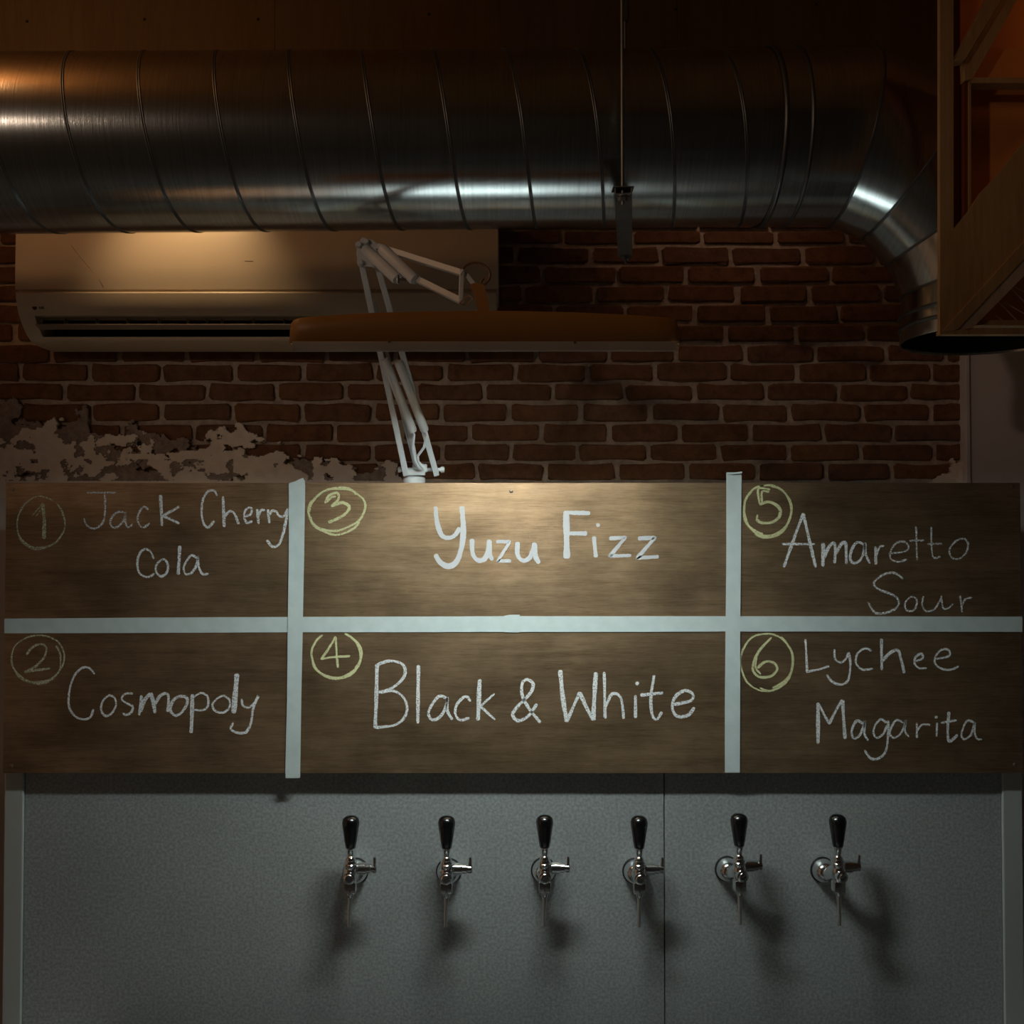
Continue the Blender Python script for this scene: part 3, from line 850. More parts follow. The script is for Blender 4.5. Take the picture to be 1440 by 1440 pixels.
# ------------------------------------------------------------------ beer taps
D_T = D_PANEL - 0.084       # depth of the tap's vertical axis
def tz(py): return Z(py, D_T)
def make_tap():
    t = empty('beer_tap', (0, D_PANEL, tz(1226)), '', 'tap', 'beer taps on the cold cabinet')
    b = D_T
    # black pear-shaped grip
    z0, z1 = tz(1193), tz(1148); h = z1 - z0
    mb = MB(); mb.lathe([(0, 0), (.0100, 0), (.0120, .002), (.0145, h*.22), (.0172, h*.48), (.0198, h*.70), (.0203, h*.80), (.0180, h*.91), (.0120, h*.975), (.005, h*.998), (0, h)], (0, b, z0), n=28)
    g = mb.build('grip', M['black'], t, smooth=True, sharp=60)
    # tapered chrome neck under the grip
    mb = MB(); z2 = tz(1205)
    mb.lathe([(0, 0), (.0068, 0), (.0072, .003), (.0098, z0 - z2 - .003), (.0118, z0 - z2 - .001), (.0118, z0 - z2 + .001), (0, z0 - z2 + .001)], (0, b, z2), n=20)
    mb.build('neck', M['chrome'], t, smooth=True)
    # domed nut and upper body
    mb = MB()
    z3 = tz(1211)
    mb.lathe([(0, 0), (.0105, 0), (.0118, .004), (.0098, .009), (.0062, .0125), (0, .013)], (0, b, z3 - .001), n=20)
    mb.build('dome_nut', M['chrome'], t, smooth=True)
    mb = MB()
    mb.lathe([(0, 0), (.0140, 0), (.0155, .002), (.0155, .010), (.0138, .012), (.0142, .016), (.0130, .0185), (0, .0185)], (0, b, tz(1222)), n=20)
    mb.build('upper_body', M['chrome'], t, smooth=True)
    # main body: bulged casting, shank to the panel, lower outlet
    mb = MB()
    zb = tz(1243)
    zr = Z(1225, D_PANEL)
    mb.lathe([(0, 0), (.0105, 0), (.0130, .006), (.0160, .016), (.0170, .026), (.0158, .034), (.0135, .038), (0, .038)], (0, b, zb), n=24)
    mb.tube([(0, b, tz(1229)), (0, b + .020, tz(1229) - .004), (0, b + .045, zr), (0, D_PANEL - .002, zr)], .0145, 20, rs=[.0150, .0165, .0155, .0130])
    mb.build('body', M['chrome'], t, smooth=True)
    # bell-shaped rosette on the panel
    mb = MB(); mb.lathe([(.0130, -.034), (.0175, -.032), (.0228, -.026), (.0262, -.018), (.0280, -.009), (.0285, -.003), (.0285, 0), (0, 0)], (0, D_PANEL, zr), (0, 1, 0), n=32)
    mb.build('rosette', M['chrome'], t, smooth=True)
    mb = MB(); mb.lathe([(.0285, -.003), (.0310, -.0025), (.0310, 0), (0, 0)], (0, D_PANEL - .0001, zr), (0, 1, 0), n=32)
    mb.build('gasket', M['rubber'], t, smooth=True)
    # slotted cap screw on the front
    zc = tz(1232)
    mb = MB(); mb.lathe([(0, .012), (.0085, .012), (.0105, .0095), (.0135, .0085), (.0135, -.006), (0, -.006)], (0, b - .0145, zc), (0, -1, 0), n=24)
    c = mb.build('cap_screw', M['chrome'], t, smooth=True)
    mb = MB(); mb.bar(Vector((-.0065, b - .0268, zc - .0035)), Vector((.0065, b - .0268, zc + .0035)), .0022, .0012, (0, 1, 0)); mb.build('screw_slot', M['rubber'], c, local=t.location)
    # square outlet block with a step
    mb = MB(); mb.box((-.0135, b - .011, tz(1256)), (.0135, b + .011, tz(1241)), .0025)
    mb.build('outlet', M['chrome'], t, smooth=True)
    mb = MB(); mb.lathe([(0, 0), (.0062, 0), (.0085, .006), (.0085, .020), (0, .020)], (0, b - .003, tz(1262)), n=16)
    mb.build('spout_collar', M['chrome'], t, smooth=True)
    # long thin spout
    zs0, zs1 = tz(1302), tz(1256)
    mb = MB(); mb.tube([(0, b - .002, zs1), (0, b - .003, zs1 - .02), (-.0012, b - .006, (zs0+zs1)/2), (-.0018, b - .009, zs0)], .0042, 14, rs=[.0062, .0052, .0043, .0041])
    s = mb.build('spout', M['spout'], t, smooth=True)
    # side flow control: stepped barrel and upright lever
    zf = tz(1224); bb = b + .008
    mb = MB(); mb.lathe([(0, 0), (.0120, 0), (.0120, .008), (.0140, .010), (.0140, .027), (.0120, .028), (.0120, .038), (.0085, .040), (.0085, .049), (0, .049)], (.008, bb, zf), (1, 0, 0), n=24)
    f = mb.build('flow_control', M['chrome'], t, smooth=True)
    mb = MB(); mb.tube([(.0545, bb, zf - .009), (.0545, bb, zf), (.0548, bb - .001, zf + .012), (.0552, bb - .002, zf + .024), (.0553, bb - .002, zf + .0275)], .003, 12, rs=[.0055, .0062, .0042, .0040, .0030])
    mb.build('lever', M['chrome'], f, smooth=True, local=t.location)
    return t

def copy_tree(o, parent=None):
    c = o.copy(); COL.objects.link(c); c.parent = parent
    for ch in list(o.children):
        copy_tree(ch, c)
    return c
tap0 = make_tap()
taps = [(493, 'beer tap farthest left of the six, its barrel turned right of the black grip', 0),
        (628, 'second beer tap from the left, chrome body with short black grip', 0),
        (766, 'third beer tap from the left, standing under the middle of the menu board', 0),
        (899, 'fourth beer tap from the left, its lever touching the cabinet panel seam', 0),
        (1040, 'fifth beer tap from the left, the one just before the last', 2),
        (1179, 'last beer tap at the right end, nearest the right corner profile', 3)]
for i, (px, lab, rz) in enumerate(taps):
    t = tap0 if i == 0 else copy_tree(tap0)
    t['label'] = lab
    t.rotation_euler.z = math.radians((0, 0, 0, 0, 8, 8)[i])
    t.location = (X(px, D_T, 1226) - (0, 0, 0, 0, .012, .012)[i], D_PANEL, tz(1226) + (0.0015, 0.001, 0.003, 0.001, 0.006, 0.004)[i])

# ------------------------------------------------------------------ air conditioner
D_A = 2.675
ax0, ax1 = X(18, D_A), X(700, D_A)
ac = empty('air_conditioner', ((ax0+ax1)/2, D_WALL - .01, Z(485, 2.78)), 'long ivory wall air conditioner with open louvre, mounted below the metal duct', 'air conditioner')
zg = Z(407.5, D_A)
top = H + 0.90
ybk = D_WALL - .013
body = [(ybk, top), (2.73, top), (2.70, top - .012), (D_A, top - .05), (D_A - .002, zg + .03), (D_A, zg + .002), (D_A + .006, zg), (ybk, zg)]
mb = MB(); mb.prism_x(body, ax0, ax1); mb.build('front_cover', M['ac'], ac, smooth=True, sharp=50)
low = [(ybk, zg), (D_A + .008, zg), (D_A + .008, Z(410, D_A)), (D_A - .003, Z(410.5, D_A)), (D_A - .006, Z(413, D_A)), (D_A - .004, Z(420, D_A)), (D_A + .004, Z(433, D_A)), (D_A + .013, Z(443.5, D_A + .013)),
       (D_A + .030, Z(446, D_A + .03)), (ybk, Z(446, D_A + .03) - .01)]
mb = MB(); mb.prism_x(low, ax0 + .004, ax1 - .004); mb.build('lower_cover', M['ac'], ac, smooth=True, sharp=40)
# end cheeks with the full lower profile
ch = [(ybk, Z(443, D_A + .013)), (D_A + .013, Z(443, D_A + .013)), (D_A + .030, Z(456, D_A + .03)), (D_A + .055, Z(470, D_A + .055)), (D_A + .085, Z(481, D_A + .085)), (D_A + .12, Z(484.5, D_A + .10)), (ybk, Z(484.5, D_A + .10))]
for a, b in ((ax0 + .004, X(47, D_A + .02)), (ax1 - .05, ax1 - .004)):
    mb = MB(); mb.prism_x(ch, a, b); mb.build('end_cheek', M['ac'], ac, smooth=True)
lip = [(D_A + .060, Z(474, D_A + .06)), (D_A + .064, Z(476, D_A + .064)), (D_A + .085, Z(481, D_A + .085)), (D_A + .12, Z(484.5, D_A + .10)), (ybk, Z(484.5, D_A + .10)), (ybk, Z(478, D_A + .10)), (D_A + .12, Z(476, D_A + .10)), (D_A + .075, Z(473, D_A + .07))]
mb = MB(); mb.prism_x(lip, X(47, D_A + .02), ax1 - .05); mb.build('lower_lip', M['ac'], ac, smooth=True)
mb = MB(); mb.box((X(44, D_A + .02), D_A + .13, Z(478, D_A + .10)), (ax1 - .04, D_A + .16, Z(440, D_A + .08))); mb.box((X(47, D_A + .02), D_A + .062, Z(444, D_A + .062)), (ax1 - .05, D_A + .075, Z(458.5, D_A + .062))); mb.build('outlet_back', M['ac_dark'], ac)
# horizontal vane and the upright fins behind it
vz = Z(459.5, D_A + .035)
mb = MB(); mb.bar((X(50, D_A + .035), D_A + .035, vz), (ax1 - .055, D_A + .035, vz), .030, .004, (0, 0.25, 1), .0015); mb.build('vane', M['ac_vane'], ac)
for px in (94, 138, 181, 225, 265, 292, 313, 357, 400, 444, 488, 532, 576, 620, 662):
    x = X(px, D_A + .07)
    mb = MB(); mb.box((x, D_A + .040, Z(456.5, D_A + .045)), (x + .0022, D_A + .061, Z(447, D_A + .045))); mb.build('fin', M['ac_vane'], ac)
# maker's mark: round emblem and two letters
lp = P(48.5, 432, D_A + .003)
mb = MB(); mb.lathe([(0, .0016), (.0062, .0014), (.0066, 0.0), (.0066, -.004)], lp + Vector((0, .001, 0)), (0, -1, 0.1), 20); o = mb.build('emblem', M['logo'], ac, smooth=True)
cu = bpy.data.curves.new('logo_text', 'FONT'); cu.body = 'LG'; cu.size = 0.0105; cu.extrude = 0.0006; cu.offset = 0.0002
tmp = bpy.data.objects.new('tmp', cu); COL.objects.link(tmp)
bpy.context.view_layer.update()
me = bpy.data.meshes.new_from_object(tmp.evaluated_get(bpy.context.evaluated_depsgraph_get()))
bpy.data.objects.remove(tmp)
me.transform(Matrix.Rotation(math.radians(82), 4, 'X'))
me.materials.clear()
o = new_obj('maker_lettering', me, M['logo'], ac)
o.location = P(55.8, 434.6, D_A + .0055) - Vector(ac.location) + Vector((0, -0.0035, 0))
# old scratch marks on the cover
for pts, r in (([(100, 345), (113, 362), (126, 377), (131, 384)], .0005), ([(138, 390), (141, 396), (146, 404)], .0005), ([(344, 367), (356, 367.5)], .0007)):
    mb = MB(); mb.tube([P(x, y, D_A - .0015) for x, y in pts], r, 5)
    mb.build('scratch', M['cord'], ac)

# ------------------------------------------------------------------ spiral duct
R = 0.186
aL = Vector((X(0, 2.165, 200), 2.165, H + 0.846)); aR = Vector((0.675, 2.213, H + 0.879))
d = (aR - aL).normalized()
start = aL - d*1.0
duct = empty('air_duct', (0, 2.2, aR.z), 'fat galvanised spiral duct crossing under the ceiling and bending down at right', 'duct')
Rb = 0.385
cx = aR.x + Rb                                # x of the falling leg
zm = H + 0.431                                # mouth
def ring(c, u, v, r=R, n=96):
    return [c + u*(r*math.cos(2*math.pi*k/n)) + v*(r*math.sin(2*math.pi*k/n)) for k in range(n)]
def loft(rings, close=False):
    mb = MB(); rs = [[mb.bm.verts.new(p) for p in rg] for rg in rings]
    n = len(rs[0])
    for a, b in zip(rs, rs[1:]):
        for k in range(n): mb.bm.faces.new((a[k], a[(k+1)%n], b[(k+1)%n], b[k]))
    return mb
Yv = Vector((0, 1, 0)); Zv = Vector((0, 0, 1)); Xv = Vector((1, 0, 0))
v_perp = (Yv - d*Yv.dot(d)).normalized(); u_perp = d.cross(v_perp)
if u_perp.z < 0: u_perp = -u_perp
x_ring = X(1097, 2.05, 200)
pe = aL + d*((x_ring - aL.x)/d.x)
L = (pe - start).length
loft([ring(start + d*(L*i/24), u_perp, v_perp) for i in range(25)]).build('spiral_pipe', M['galv'], duct, smooth=True)
# the spiral lock seam, a low double ridge
pitch = 0.1515
def seam_pts(r, off):
    pts = []; n = int(L/pitch*48)
    for i in range(n+1):
        th = 2*math.pi*i/48 + 1.45
        c = start + d*(pitch*i/48 + off)
        if (c - start).length > L - .004: break
        # turns so that the seam drifts to the right on the way down the near side
        pts.append(c + u_perp*(r*math.cos(th)) - v_perp*(r*math.sin(th)))
    return pts
bm = bmesh.new(); prof = [(-.0040, -.0005), (-.0034, .0014), (-.0012, .0015), (-.0002, .0001), (.0010, .0015), (.0032, .0014), (.0040, -.0005)]
prev = None
n = int(L/pitch*56)
for i in range(n+1):
    th = 2*math.pi*i/56 + 1.45
    s = pitch*i/56
    if s > L - .006: break
    rad = u_perp*math.cos(th) - v_perp*math.sin(th)
    cur = [bm.verts.new(start + d*(s + o) + rad*(R + h)) for o, h in prof]
    if prev:
        for k in range(len(prof)-1): bm.faces.new((prev[k], prev[k+1], cur[k+1], cur[k]))
    prev = cur
mb = MB(); mb.bm.free(); mb.bm = bm
mb.build('lock_seam', M['seam'], duct, smooth=True, sharp=70)
# plain collar between pipe and elbow with its two rolled beads
p1 = pe; p2 = aR
loft([ring(p1 - d*.004, u_perp, v_perp, R + .0022), ring(p1 + d*.002, u_perp, v_perp, R + .0022), ring(p2, u_perp, v_perp, R + .0015)]).build('collar', M['galv'], duct, smooth=True)
for px, hw, hh in ((1099, .0055, .0050), (1136, .0045, .0050)):
    c = aL + d*((X(px, 2.05, 200) - aL.x)/d.x)
    rs = [ring(c + d*(hw*math.cos(a)), u_perp, v_perp, R + .001 + hh*math.sin(a)) for a in [math.pi*j/8 for j in range(9)]]
    loft(rs).build('bead', M['seam'], duct, smooth=True, sharp=80)
# elbow gores, cut on mitre planes
C = Vector((aR.x, aR.y, aR.z - Rb))
angs = [0] + [math.radians(11.25*(2*k+1)) for k in range(4)] + [math.pi/2]
axis_pts = [aR]
for a in angs[1:-1]:
    rr = Rb/math.cos(math.radians(11.25))
    axis_pts.append(C + Vector((math.sin(a)*rr, 0, math.cos(a)*rr)))
axis_pts.append(Vector((cx, aR.y, C.z)))
for k in range(5):
    r0, r1 = R + (.0 if k % 2 else .0012), R + (.0 if k % 2 else .0012)
    rg = []
    for j in (k, k+1):
        a = angs[j]
        rad = Vector((math.sin(a), 0, math.cos(a)))
        sc = 1.0 if j in (0, 5) else 1/math.cos(math.radians(11.25))
        rg.append([axis_pts[j] + rad*(r0*sc*math.cos(2*math.pi*q/96)) + Yv*(r0*math.sin(2*math.pi*q/96)) for q in range(96)])
    # small standing lip on the mitre seam
    loft([rg[0]] + [[a.lerp(b, t) for a, b in zip(*rg)] for t in (.33, .66)] + [rg[1]]).build('elbow_gore', M['galv'], duct, smooth=True)
for j in (1, 2, 3, 4):
    a = angs[j]; rad = Vector((math.sin(a), 0, math.cos(a))); tng = Vector((math.cos(a), 0, -math.sin(a)))
    rs = []
    for off, hh in ((-.0028, -.0005), (-.0022, .0028), (.0022, .0028), (.0028, -.0005)):
        rs.append([axis_pts[j] + tng*off + rad*((R+hh+.001)/math.cos(math.radians(11.25))*math.cos(2*math.pi*q/96)) + Yv*((R+hh+.001)*math.sin(2*math.pi*q/96)) for q in range(96)])
    loft(rs).build('mitre_seam', M['seam'], duct, smooth=True, sharp=70)
cz = C.z
loft([ring(Vector((cx, aR.y, z)), Xv, Yv, r) for z, r in ((cz + .002, R + .003), (cz - .012, R + .003), (zm, R + .004), (zm - .001, R + .0035), (zm - .001, R + .0005), (zm, R), (zm + .2, R - .001))]).build('mouth_collar', M['galv'], duct, smooth=True)
for zz, hh in ((cz - .006, .006), (zm + .030, .0055)):
    rs = [ring(Vector((cx, aR.y, zz + .005*math.cos(a))), Xv, Yv, R + .002 + hh*math.sin(a)) for a in [math.pi*j/8 for j in range(9)]]
    loft(rs).build('bead', M['seam'], duct, smooth=True, sharp=80)
loft([ring(Vector((cx, aR.y, z)), Xv, Yv, R - .003) for z in (zm + .004, zm + .10, zm + .16)] + [ring(Vector((cx, aR.y, zm + .16)), Xv, Yv, .001)]).build('mouth_shade', M['rubber'], duct, smooth=True)  # shade inside the mouth, put in as a black liner

# ------------------------------------------------------------------ duct hanger
zb_ = aL.z + (aR.z - aL.z)*0.62 - R - .004
hang = empty('duct_hanger', (0.23, 2.15, zb_), 'zinc strut channel hung on two threaded rods, cradling the metal duct', 'bracket')
n0 = P(876.5, 275, 1.94); n0.z = zb_; f0 = P(878, 352, 2.36); f0.z = zb_
n0 = Vector((X(876.5, 1.95, 275), 1.95, zb_)); f0 = Vector((X(879, 2.40, 352), 2.40, zb_))
mb = MB(); mb.bar(n0 - Vector((0, 0, .010)), f0 - Vector((0, 0, .010)), .034, .0025, (0, 0, 1))
side = (f0 - n0).normalized().cross(Zv)
for s in (-1, 1):
    mb.bar(n0 + side*(.0158*s) - Vector((0, 0, .004)), f0 + side*(.0158*s) - Vector((0, 0, .004)), .0025, .012, (0, 0, 1))
mb.build('channel', M['hanger'], hang)
fr = n0 + Vector((0, .012, 0)); bk = f0 + Vector((0, -.015, 0))
for c in (fr, bk):
    mb = MB(); mb.tube([c + Vector((0, 0, -.028)), Vector((c.x, c.y, H + 1.55))], .0034, 10); mb.build('threaded_rod', M['hanger'], hang, smooth=True)
    mb = MB(); mb.lathe([(0, 0), (.0085, 0), (.0095, .001), (.0095, .007), (.0085, .008), (0, .008)], c + Vector((0, 0, -.0205)), n=6); mb.build('nut', M['hanger'], hang)
    mb = MB(); mb.lathe([(0, 0), (.013, 0), (.013, .0016), (0, .0016)], c + Vector((0, 0, -.0128)), n=20); mb.build('washer', M['hanger'], hang)
mb = MB(); mb.box((fr.x - .021, fr.y - .016, zb_ + .002), (fr.x + .021, fr.y + .016, zb_ + .0045), .0006); mb.build('plate', M['hanger'], hang)
c = P(868, 12, 2.385)
mb = MB(); mb.lathe([(0, 0), (.009, 0), (.0095, .002), (.0095, .3), (0, .3)], Vector((bk.x, bk.y, Z(30, bk.y))), n=6); mb.build('rod_coupler', M['hanger'], hang)

# ------------------------------------------------------------------ swing-arm lamp
DB = 2.455                                      # foot, standing on the cabinet behind the board
foot = P(582, 676, DB)
lmp = empty('desk_lamp', (foot.x, DB, cab_top + .02), 'swing arm lamp with white arms and long brown hood, clamped behind the menu board', 'lamp')
zf0 = cab_top + .02
mb = MB(); mb.lathe([(0, 0), (.020, 0), (.020, .02), (.012, .024), (.012, foot.z - zf0 - .012), (.026, foot.z - zf0 - .011), (.0275, foot.z - zf0 - .006), (.0275, foot.z - zf0 + .006), (.024, foot.z - zf0 + .010), (.010, foot.z - zf0 + .013), (.008, foot.z - zf0 + .028), (0, foot.z - zf0 + .028)], (foot.x, DB + .005, zf0), n=28)
mb.build('foot', M['lampwhite'], lmp, smooth=True)
DE = 2.15                                       # elbow depth
def LA(px, py):                                 # depth along the lower arm by height in the picture
    t = (668 - py)/(668 - 345); return P(px, py, (DB - .02) + (DE - DB + .02)*t)
def UA(px, py, D): return P(px, py, D)
# bracket at the bottom
a, b = P(561, 660.5, DB - .015), P(622, 660.5, DB - .015)
mb = MB(); mb.tube([a, b], .0048, 12); mb.lathe([(0, 0), (.0065, 0), (.0075, .003), (.0065, .007), (0, .007)], a + Vector((-.002, 0, 0)), (1, 0, 0), 12); mb.lathe([(0, 0), (.0075, 0), (.0085, .004), (.0065, .009), (0, .009)], b + Vector((-.004, 0, 0)), (1, 0, 0), 12)
mb.build('pivot_rod', M['lampwhite'], lmp, smooth=True)
c = P(587, 663, DB - .015)
mb = MB(); mb.box((c.x - .022, c.y - .008, c.z - .010), (c.x + .019, c.y + .008, c.z + .004), .002); mb.box((c.x - .012, c.y - .006, c.z - .002), (c.x + .024, c.y + .006, c.z + .018), .003)
mb.build('bracket', M['lampwhite'], lmp, smooth=True)
# lower arm: two square tubes
for (x0, y0, x1, y1, off) in ((571, 668, 505, 352, 0), (614, 668, 527, 360, 0)):
    mb = MB(); mb.bar(LA(x0, y0), LA(x1, y1), .0135, .0135, (0, 1, 0), .0015); mb.build('lower_arm', M['lampwhite'], lmp)
# second pair seen between them
mb = MB(); mb.bar(LA(583, 655) + Vector((0, .02, 0)), LA(524, 420) + Vector((0, .02, 0)), .008, .012, (0, 1, 0), .001); mb.build('lower_arm', M['lampwhite'], lmp)
# spring sleeves
def PB(px, py, D): return P(px, py, D)
for pts in (((541, 505), (581, 607)), ((560, 508), (597.5, 606))):
    a = LA(*pts[0]); b = LA(*pts[1]); a.y -= .016; b.y -= .016
    a = P(pts[0][0], pts[0][1], a.y); b = P(pts[1][0], pts[1][1], b.y)
    mb = MB(); mb.tube([a.lerp(b, t) for t in (0, .03, .97, 1)], .0105, 16, rs=[.008, .0105, .0105, .009]); mb.build('spring_sleeve', M['lampwhite'], lmp, smooth=True)
# spring hooks
for pts in ([(579, 606), (583, 612), (581, 630), (584, 648), (590, 658)], [(598, 605), (601, 612), (597, 630), (588, 642), (589, 650), (597, 660)]):
    mb = MB(); mb.tube([LA(x, y) + Vector((0, -.014, 0)) for x, y in pts], .0034, 8); mb.build('spring_hook', M['lampwhite'], lmp, smooth=True)
mb = MB(); mb.bar(LA(566, 560) + Vector((0, .008, 0)), LA(586, 655) + Vector((0, .004, 0)), .010, .006, (0, 1, 0), .001); mb.build('spring_hook', M['lampwhite'], lmp)
# elbow plate with its bolts
mb = MB()
el = [(503, 342), (510, 334), (525, 338), (534, 347), (541, 350), (541, 360), (528, 376), (508, 374), (501, 358)]
def prism_px(mb, pts, D, th):
    mb.prism([(P(x, y, D).x, P(x, y, D).z) for x, y in pts], D - th/2, D + th/2)
prism_px(mb, el, DE, .004)
mb.build('elbow_plate', M['lampwhite'], lmp)
for px, py in ((505, 345), (515, 341), (532, 349), (507, 370), (527, 372)):
    p = P(px, py, DE)
    mb = MB(); mb.lathe([(0, -.012), (.0055, -.012), (.0068, -.009), (.0068, .009), (.0055, .012), (0, .012)], p, (0, 1, 0), 12); mb.build('bolt', M['lampwhite'], lmp, smooth=True)
# upper arm
DH = 1.97
def UD(px): return DE - .012 + (DH - DE)*(px - 515)/(652 - 515)
def U(px, py): return P(px, py, UD(px))
for a, b in (((532, 347), (652, 385)), ((524, 362), (650, 424))):
    mb = MB(); mb.bar(U(*a), U(*b), .0125, .0125, (0, 1, 0), .0015); mb.build('upper_arm', M['lampwhite'], lmp)
for a, b in (((514, 352), (560, 395)), ((538, 352), (585, 396))):
    pa, pb = U(*a) + Vector((0, -.014, 0)), U(*b) + Vector((0, -.014, 0))
    mb = MB(); mb.tube([pa.lerp(pb, t) for t in (0, .04, .96, 1)], .0115, 14, rs=[.008, .0125, .0125, .0105]); mb.build('spring_sleeve', M['lampwhite'], lmp, smooth=True)
c = U(567, 399) + Vector((0, -.03, 0))
mb = MB(); mb.box((c.x - .010, c.y - .003, c.z - .001), (c.x + .010, c.y + .003, c.z + .003)); mb.box((c.x - .009, c.y - .004, c.z - .008), (c.x - .004, c.y + .004, c.z + .010), .001)
o = mb.build('spring_clip', M['chrome'], lmp); o['label'] = 'bright metal clip'
# head joint, clip, stalk
mb = MB(); mb.bar(U(650, 379), U(648, 428), .010, .012, (0, 1, 0), .002); mb.bar(P(652, 381, DH), P(668, 402, DH - .01), .009, .010, (0, 1, 0), .002)
mb.build('head_joint', M['lampwhite'], lmp)
q = [P(x, y, DH - .02) for x, y in ((646, 427), (659, 415), (666, 419), (655, 430))]
mb = MB()
for i in range(4): mb.tube([q[i], q[(i+1) % 4]], .0013, 6)
o = mb.build('joint_clip', M['chrome'], lmp, smooth=True); o['label'] = 'bright square metal clip'
DS = 1.905                                     # hood centre
mb = MB()
prism_px(mb, [(661, 401), (668, 399), (681, 402), (686, 420), (688, 440), (672, 440), (668, 418)], DS + .03, .016)
o = mb.build('stalk', M['hood'], lmp); o['label'] = 'brown painted stalk joining hood and arm'
# cord loop
pts = [(650, 382), (652, 376), (659, 371), (668, 369.5), (678, 371.5), (686, 378), (689, 386), (687, 394), (680, 400), (676, 398), (680, 391)]
mb = MB(); mb.tube([P(x, y, DH - .01) for x, y in [(p.x, p.y) for p in catmull(pts, 2.0)]], .0027, 8); o = mb.build('cord', M['cord'], lmp, smooth=True)
# hood: long box with bowed top, rounded ends, open below; skirts hide the light from the room
z_front, z_rear, z_led = H + .3405, H + .3585, H + .3765
z_seam = Z(481.5, DS - .045)
hx0, hx1 = X(404, DS - .045), X(958, DS - .045)
hood_z = {}
def outline_top(t):                             # t 0..1 along the length -> crown height
    px = 404 + 554*t
    tab = [(404, 462), (406, 453), (412, 448), (425, 446.5), (500, 441), (600, 438), (686, 437), (780, 438.5), (880, 442.5), (940, 446.5), (952, 448.5), (956, 453), (958, 462)]
    return Z(interp(tab, px), DS - .03)
ts = [0, .004, .012, .03, .08, .17, .3, .42, .5, .6, .72, .84, .93, .97, .985, .993, 1]
def hood_section(t, inset=0.0):
    x = hx0 + (hx1 - hx0)*t
    e = min(t, 1-t)
    pinch = 1.0 if e > .03 else (0.72 + 0.28*math.sin(e/.03*math.pi/2))
    zt_ = outline_top(t) - inset
    w = .046*pinch - inset
    return x, zt_, w
mb = MB(); rings_ = []
for t in ts:
    x, zt_, w = hood_section(t)
    pr = [(-w, z_seam), (-w*.97, zt_ - .010), (-w*.88, zt_ - .002), (-w*.6, zt_ + .001), (w*.6, zt_ + .001), (w*.88, zt_ - .002), (w*.97, zt_ - .010), (w, z_rear)]
    rings_.append([mb.bm.verts.new((x, DS + yy, zz)) for yy, zz in pr])
for a, b in zip(rings_, rings_[1:]):
    for k in range(7): mb.bm.faces.new((a[k], a[k+1], b[k+1], b[k]))
mb.bm.faces.new(rings_[0]); mb.bm.faces.new(rings_[-1][::-1])
hood = mb.build('hood', M['hood'], lmp, smooth=True, sharp=35)
hood['label'] = 'long brown painted lamp hood'
sol = hood.modifiers.new('thickness', 'SOLIDIFY'); sol.thickness = .0015; sol.offset = -1
# pale lip along the front and round both ends
mb = MB()
mb.prism_x([(DS - .0465, z_seam + .0015), (DS - .0475, z_seam), (DS - .0455, z_front + .003), (DS - .0435, z_front), (DS - .0415, z_front + .002), (DS - .044, z_seam + .001)], X(410, DS - .045), X(954, DS - .045))
for s, xx in ((1, X(410, DS - .045)), (-1, X(954, DS - .045))):
    mb.prism_x([(DS - .0475, z_seam), (DS - .0465, z_front), (DS + .040, z_rear), (DS + .040, z_rear + .003), (DS - .040, z_seam)], xx, xx + .003*s)
mb.build('hood_lip', M['hood_lip'], lmp)
# LED tray and diffuser
mb = MB(); mb.box((hx0 + .03, DS - .038, z_led), (hx1 - .03, DS + .038, z_led + .008)); mb.build('led_tray', M['lampwhite'], lmp)
mb = MB(); mb.box((-.215 + .0, DS - .034, z_led - .0035), (.215 + .0, DS + .030, z_led - .0002))
o = mb.build('led_diffuser', M['led'], lmp)
for px, py in ((547, 481), (808, 481.5)):
    p = P(px, py, DS - .048)
    mb = MB(); mb.lathe([(0, .002), (.0025, .0015), (.0032, 0), (.0032, -.003)], p, (0, -1, 0), 10); mb.build('screw', M['chrome'], lmp, smooth=True)

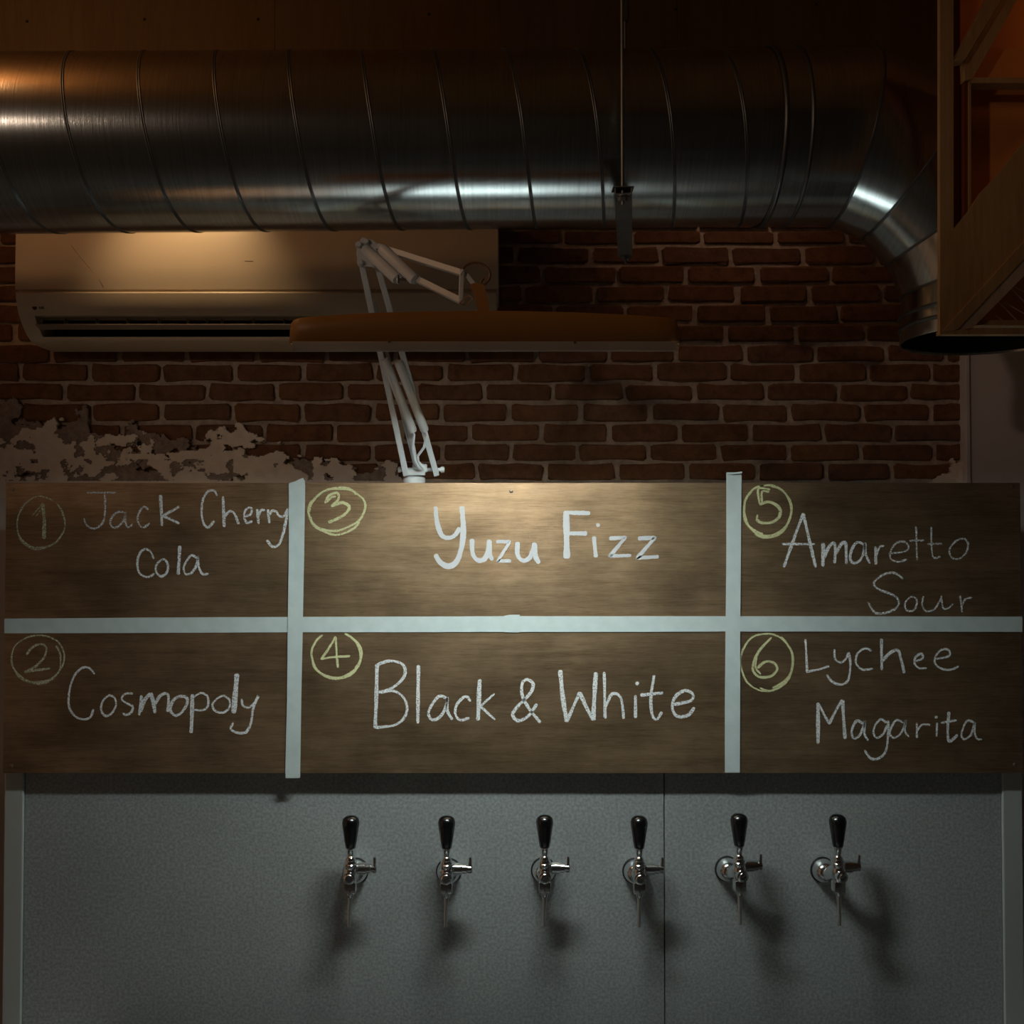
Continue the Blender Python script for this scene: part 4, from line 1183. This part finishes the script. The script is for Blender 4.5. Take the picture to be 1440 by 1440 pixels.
# ------------------------------------------------------------------ plywood truss at the right
DP = 1.85
tr = empty('plywood_truss', (X(1330, DP), DP, Z(470, DP)), 'pale plywood box truss with diagonal braces and triangular opening, hanging before the duct bend', 'truss')
def slab(name, pts, D, th, mat, lab=None):
    mb = MB(); mb.prism([(P(x, y, D).x, P(x, y, D).z) for x, y in pts], D, D + th)
    o = mb.build(name, mat, tr)
    if lab: o['label'] = lab
    return o
slab('stile', [(1322, 469), (1322, -70), (1341, -70), (1341, 322), (1352, 310), (1364, 295), (1380, 270), (1400, 250), (1440, 200), (1500, 128), (1500, 280), (1440, 341), (1400, 386)], DP, .012, M['ply'])
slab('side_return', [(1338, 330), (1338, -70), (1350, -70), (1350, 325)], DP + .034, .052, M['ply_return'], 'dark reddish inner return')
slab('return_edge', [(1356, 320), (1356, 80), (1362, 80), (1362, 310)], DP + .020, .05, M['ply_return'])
slab('inner_bead', [(1362.5, 310), (1362.5, 114), (1365.5, 114), (1365.5, 305)], DP + .016, .03, M['ply'])
slab('back_panel', [(1340, 345), (1340, -70), (1530, -70), (1530, 345)], DP + .075, .008, M['ply_orange'], 'orange stained back panel')
slab('upper_panel', [(1367, 109), (1393, 68), (1530, 68), (1530, 109)], DP + .040, .01, M['ply_orange'])
slab('rail', [(1364, 116.5), (1368, 109), (1530, 109), (1530, 116.5)], DP + .012, .03, M['ply'])
slab('brace', [(1341, 87), (1387, 0), (1424, -70), (1450, -70), (1408, 0), (1357, 84)], DP - .002, .022, M['ply'])
slab('brace', [(1357, 86), (1408, 1), (1450, -70), (1472, -70), (1430, 0), (1391, 70), (1367, 111), (1358, 112)], DP + .010, .022, M['ply'])
slab('brace', [(1325, 467), (1347, 463), (1440, 364), (1500, 300), (1500, 278), (1440, 340), (1400, 384)], DP - .006, .016, M['ply'])
slab('brace', [(1345, 465.5), (1368, 461), (1440, 388), (1500, 327), (1500, 300), (1440, 364)], DP - .002, .030, M['ply_grey'], 'paler planed diagonal brace')
zb2 = Z(468, DP + .083)
mb = MB(); mb.box((X(1352, DP + .03), DP + .014, zb2), (X(1530, DP), DP + .083, zb2 + .010), .0008); mb.build('bottom_board', M['ply'], tr)
slab('rail', [(1322, 470), (1322, 465), (1366, 463), (1366, 461), (1530, 461), (1530, 470)], DP - .004, .018, M['ply'])
slab('back_panel', [(1350, 462), (1440, 370), (1530, 290), (1530, 464)], DP + .075, .008, M['hood'], 'dark brown panel behind the wires')
for i, pts in enumerate((((1403, 423), (1436, 457), (1442, 460)), ((1417, 401), (1440, 424), (1460, 446)), ((1400, 444), (1425, 461)), ((1412, 425), (1440, 441), (1470, 456)), ((1428, 404), (1440, 410), (1480, 432)))):
    mb = MB(); mb.tube([P(x, y, DP + .028) for x, y in pts], .0011, 6); mb.build('wire', M['wire'], tr, smooth=True)
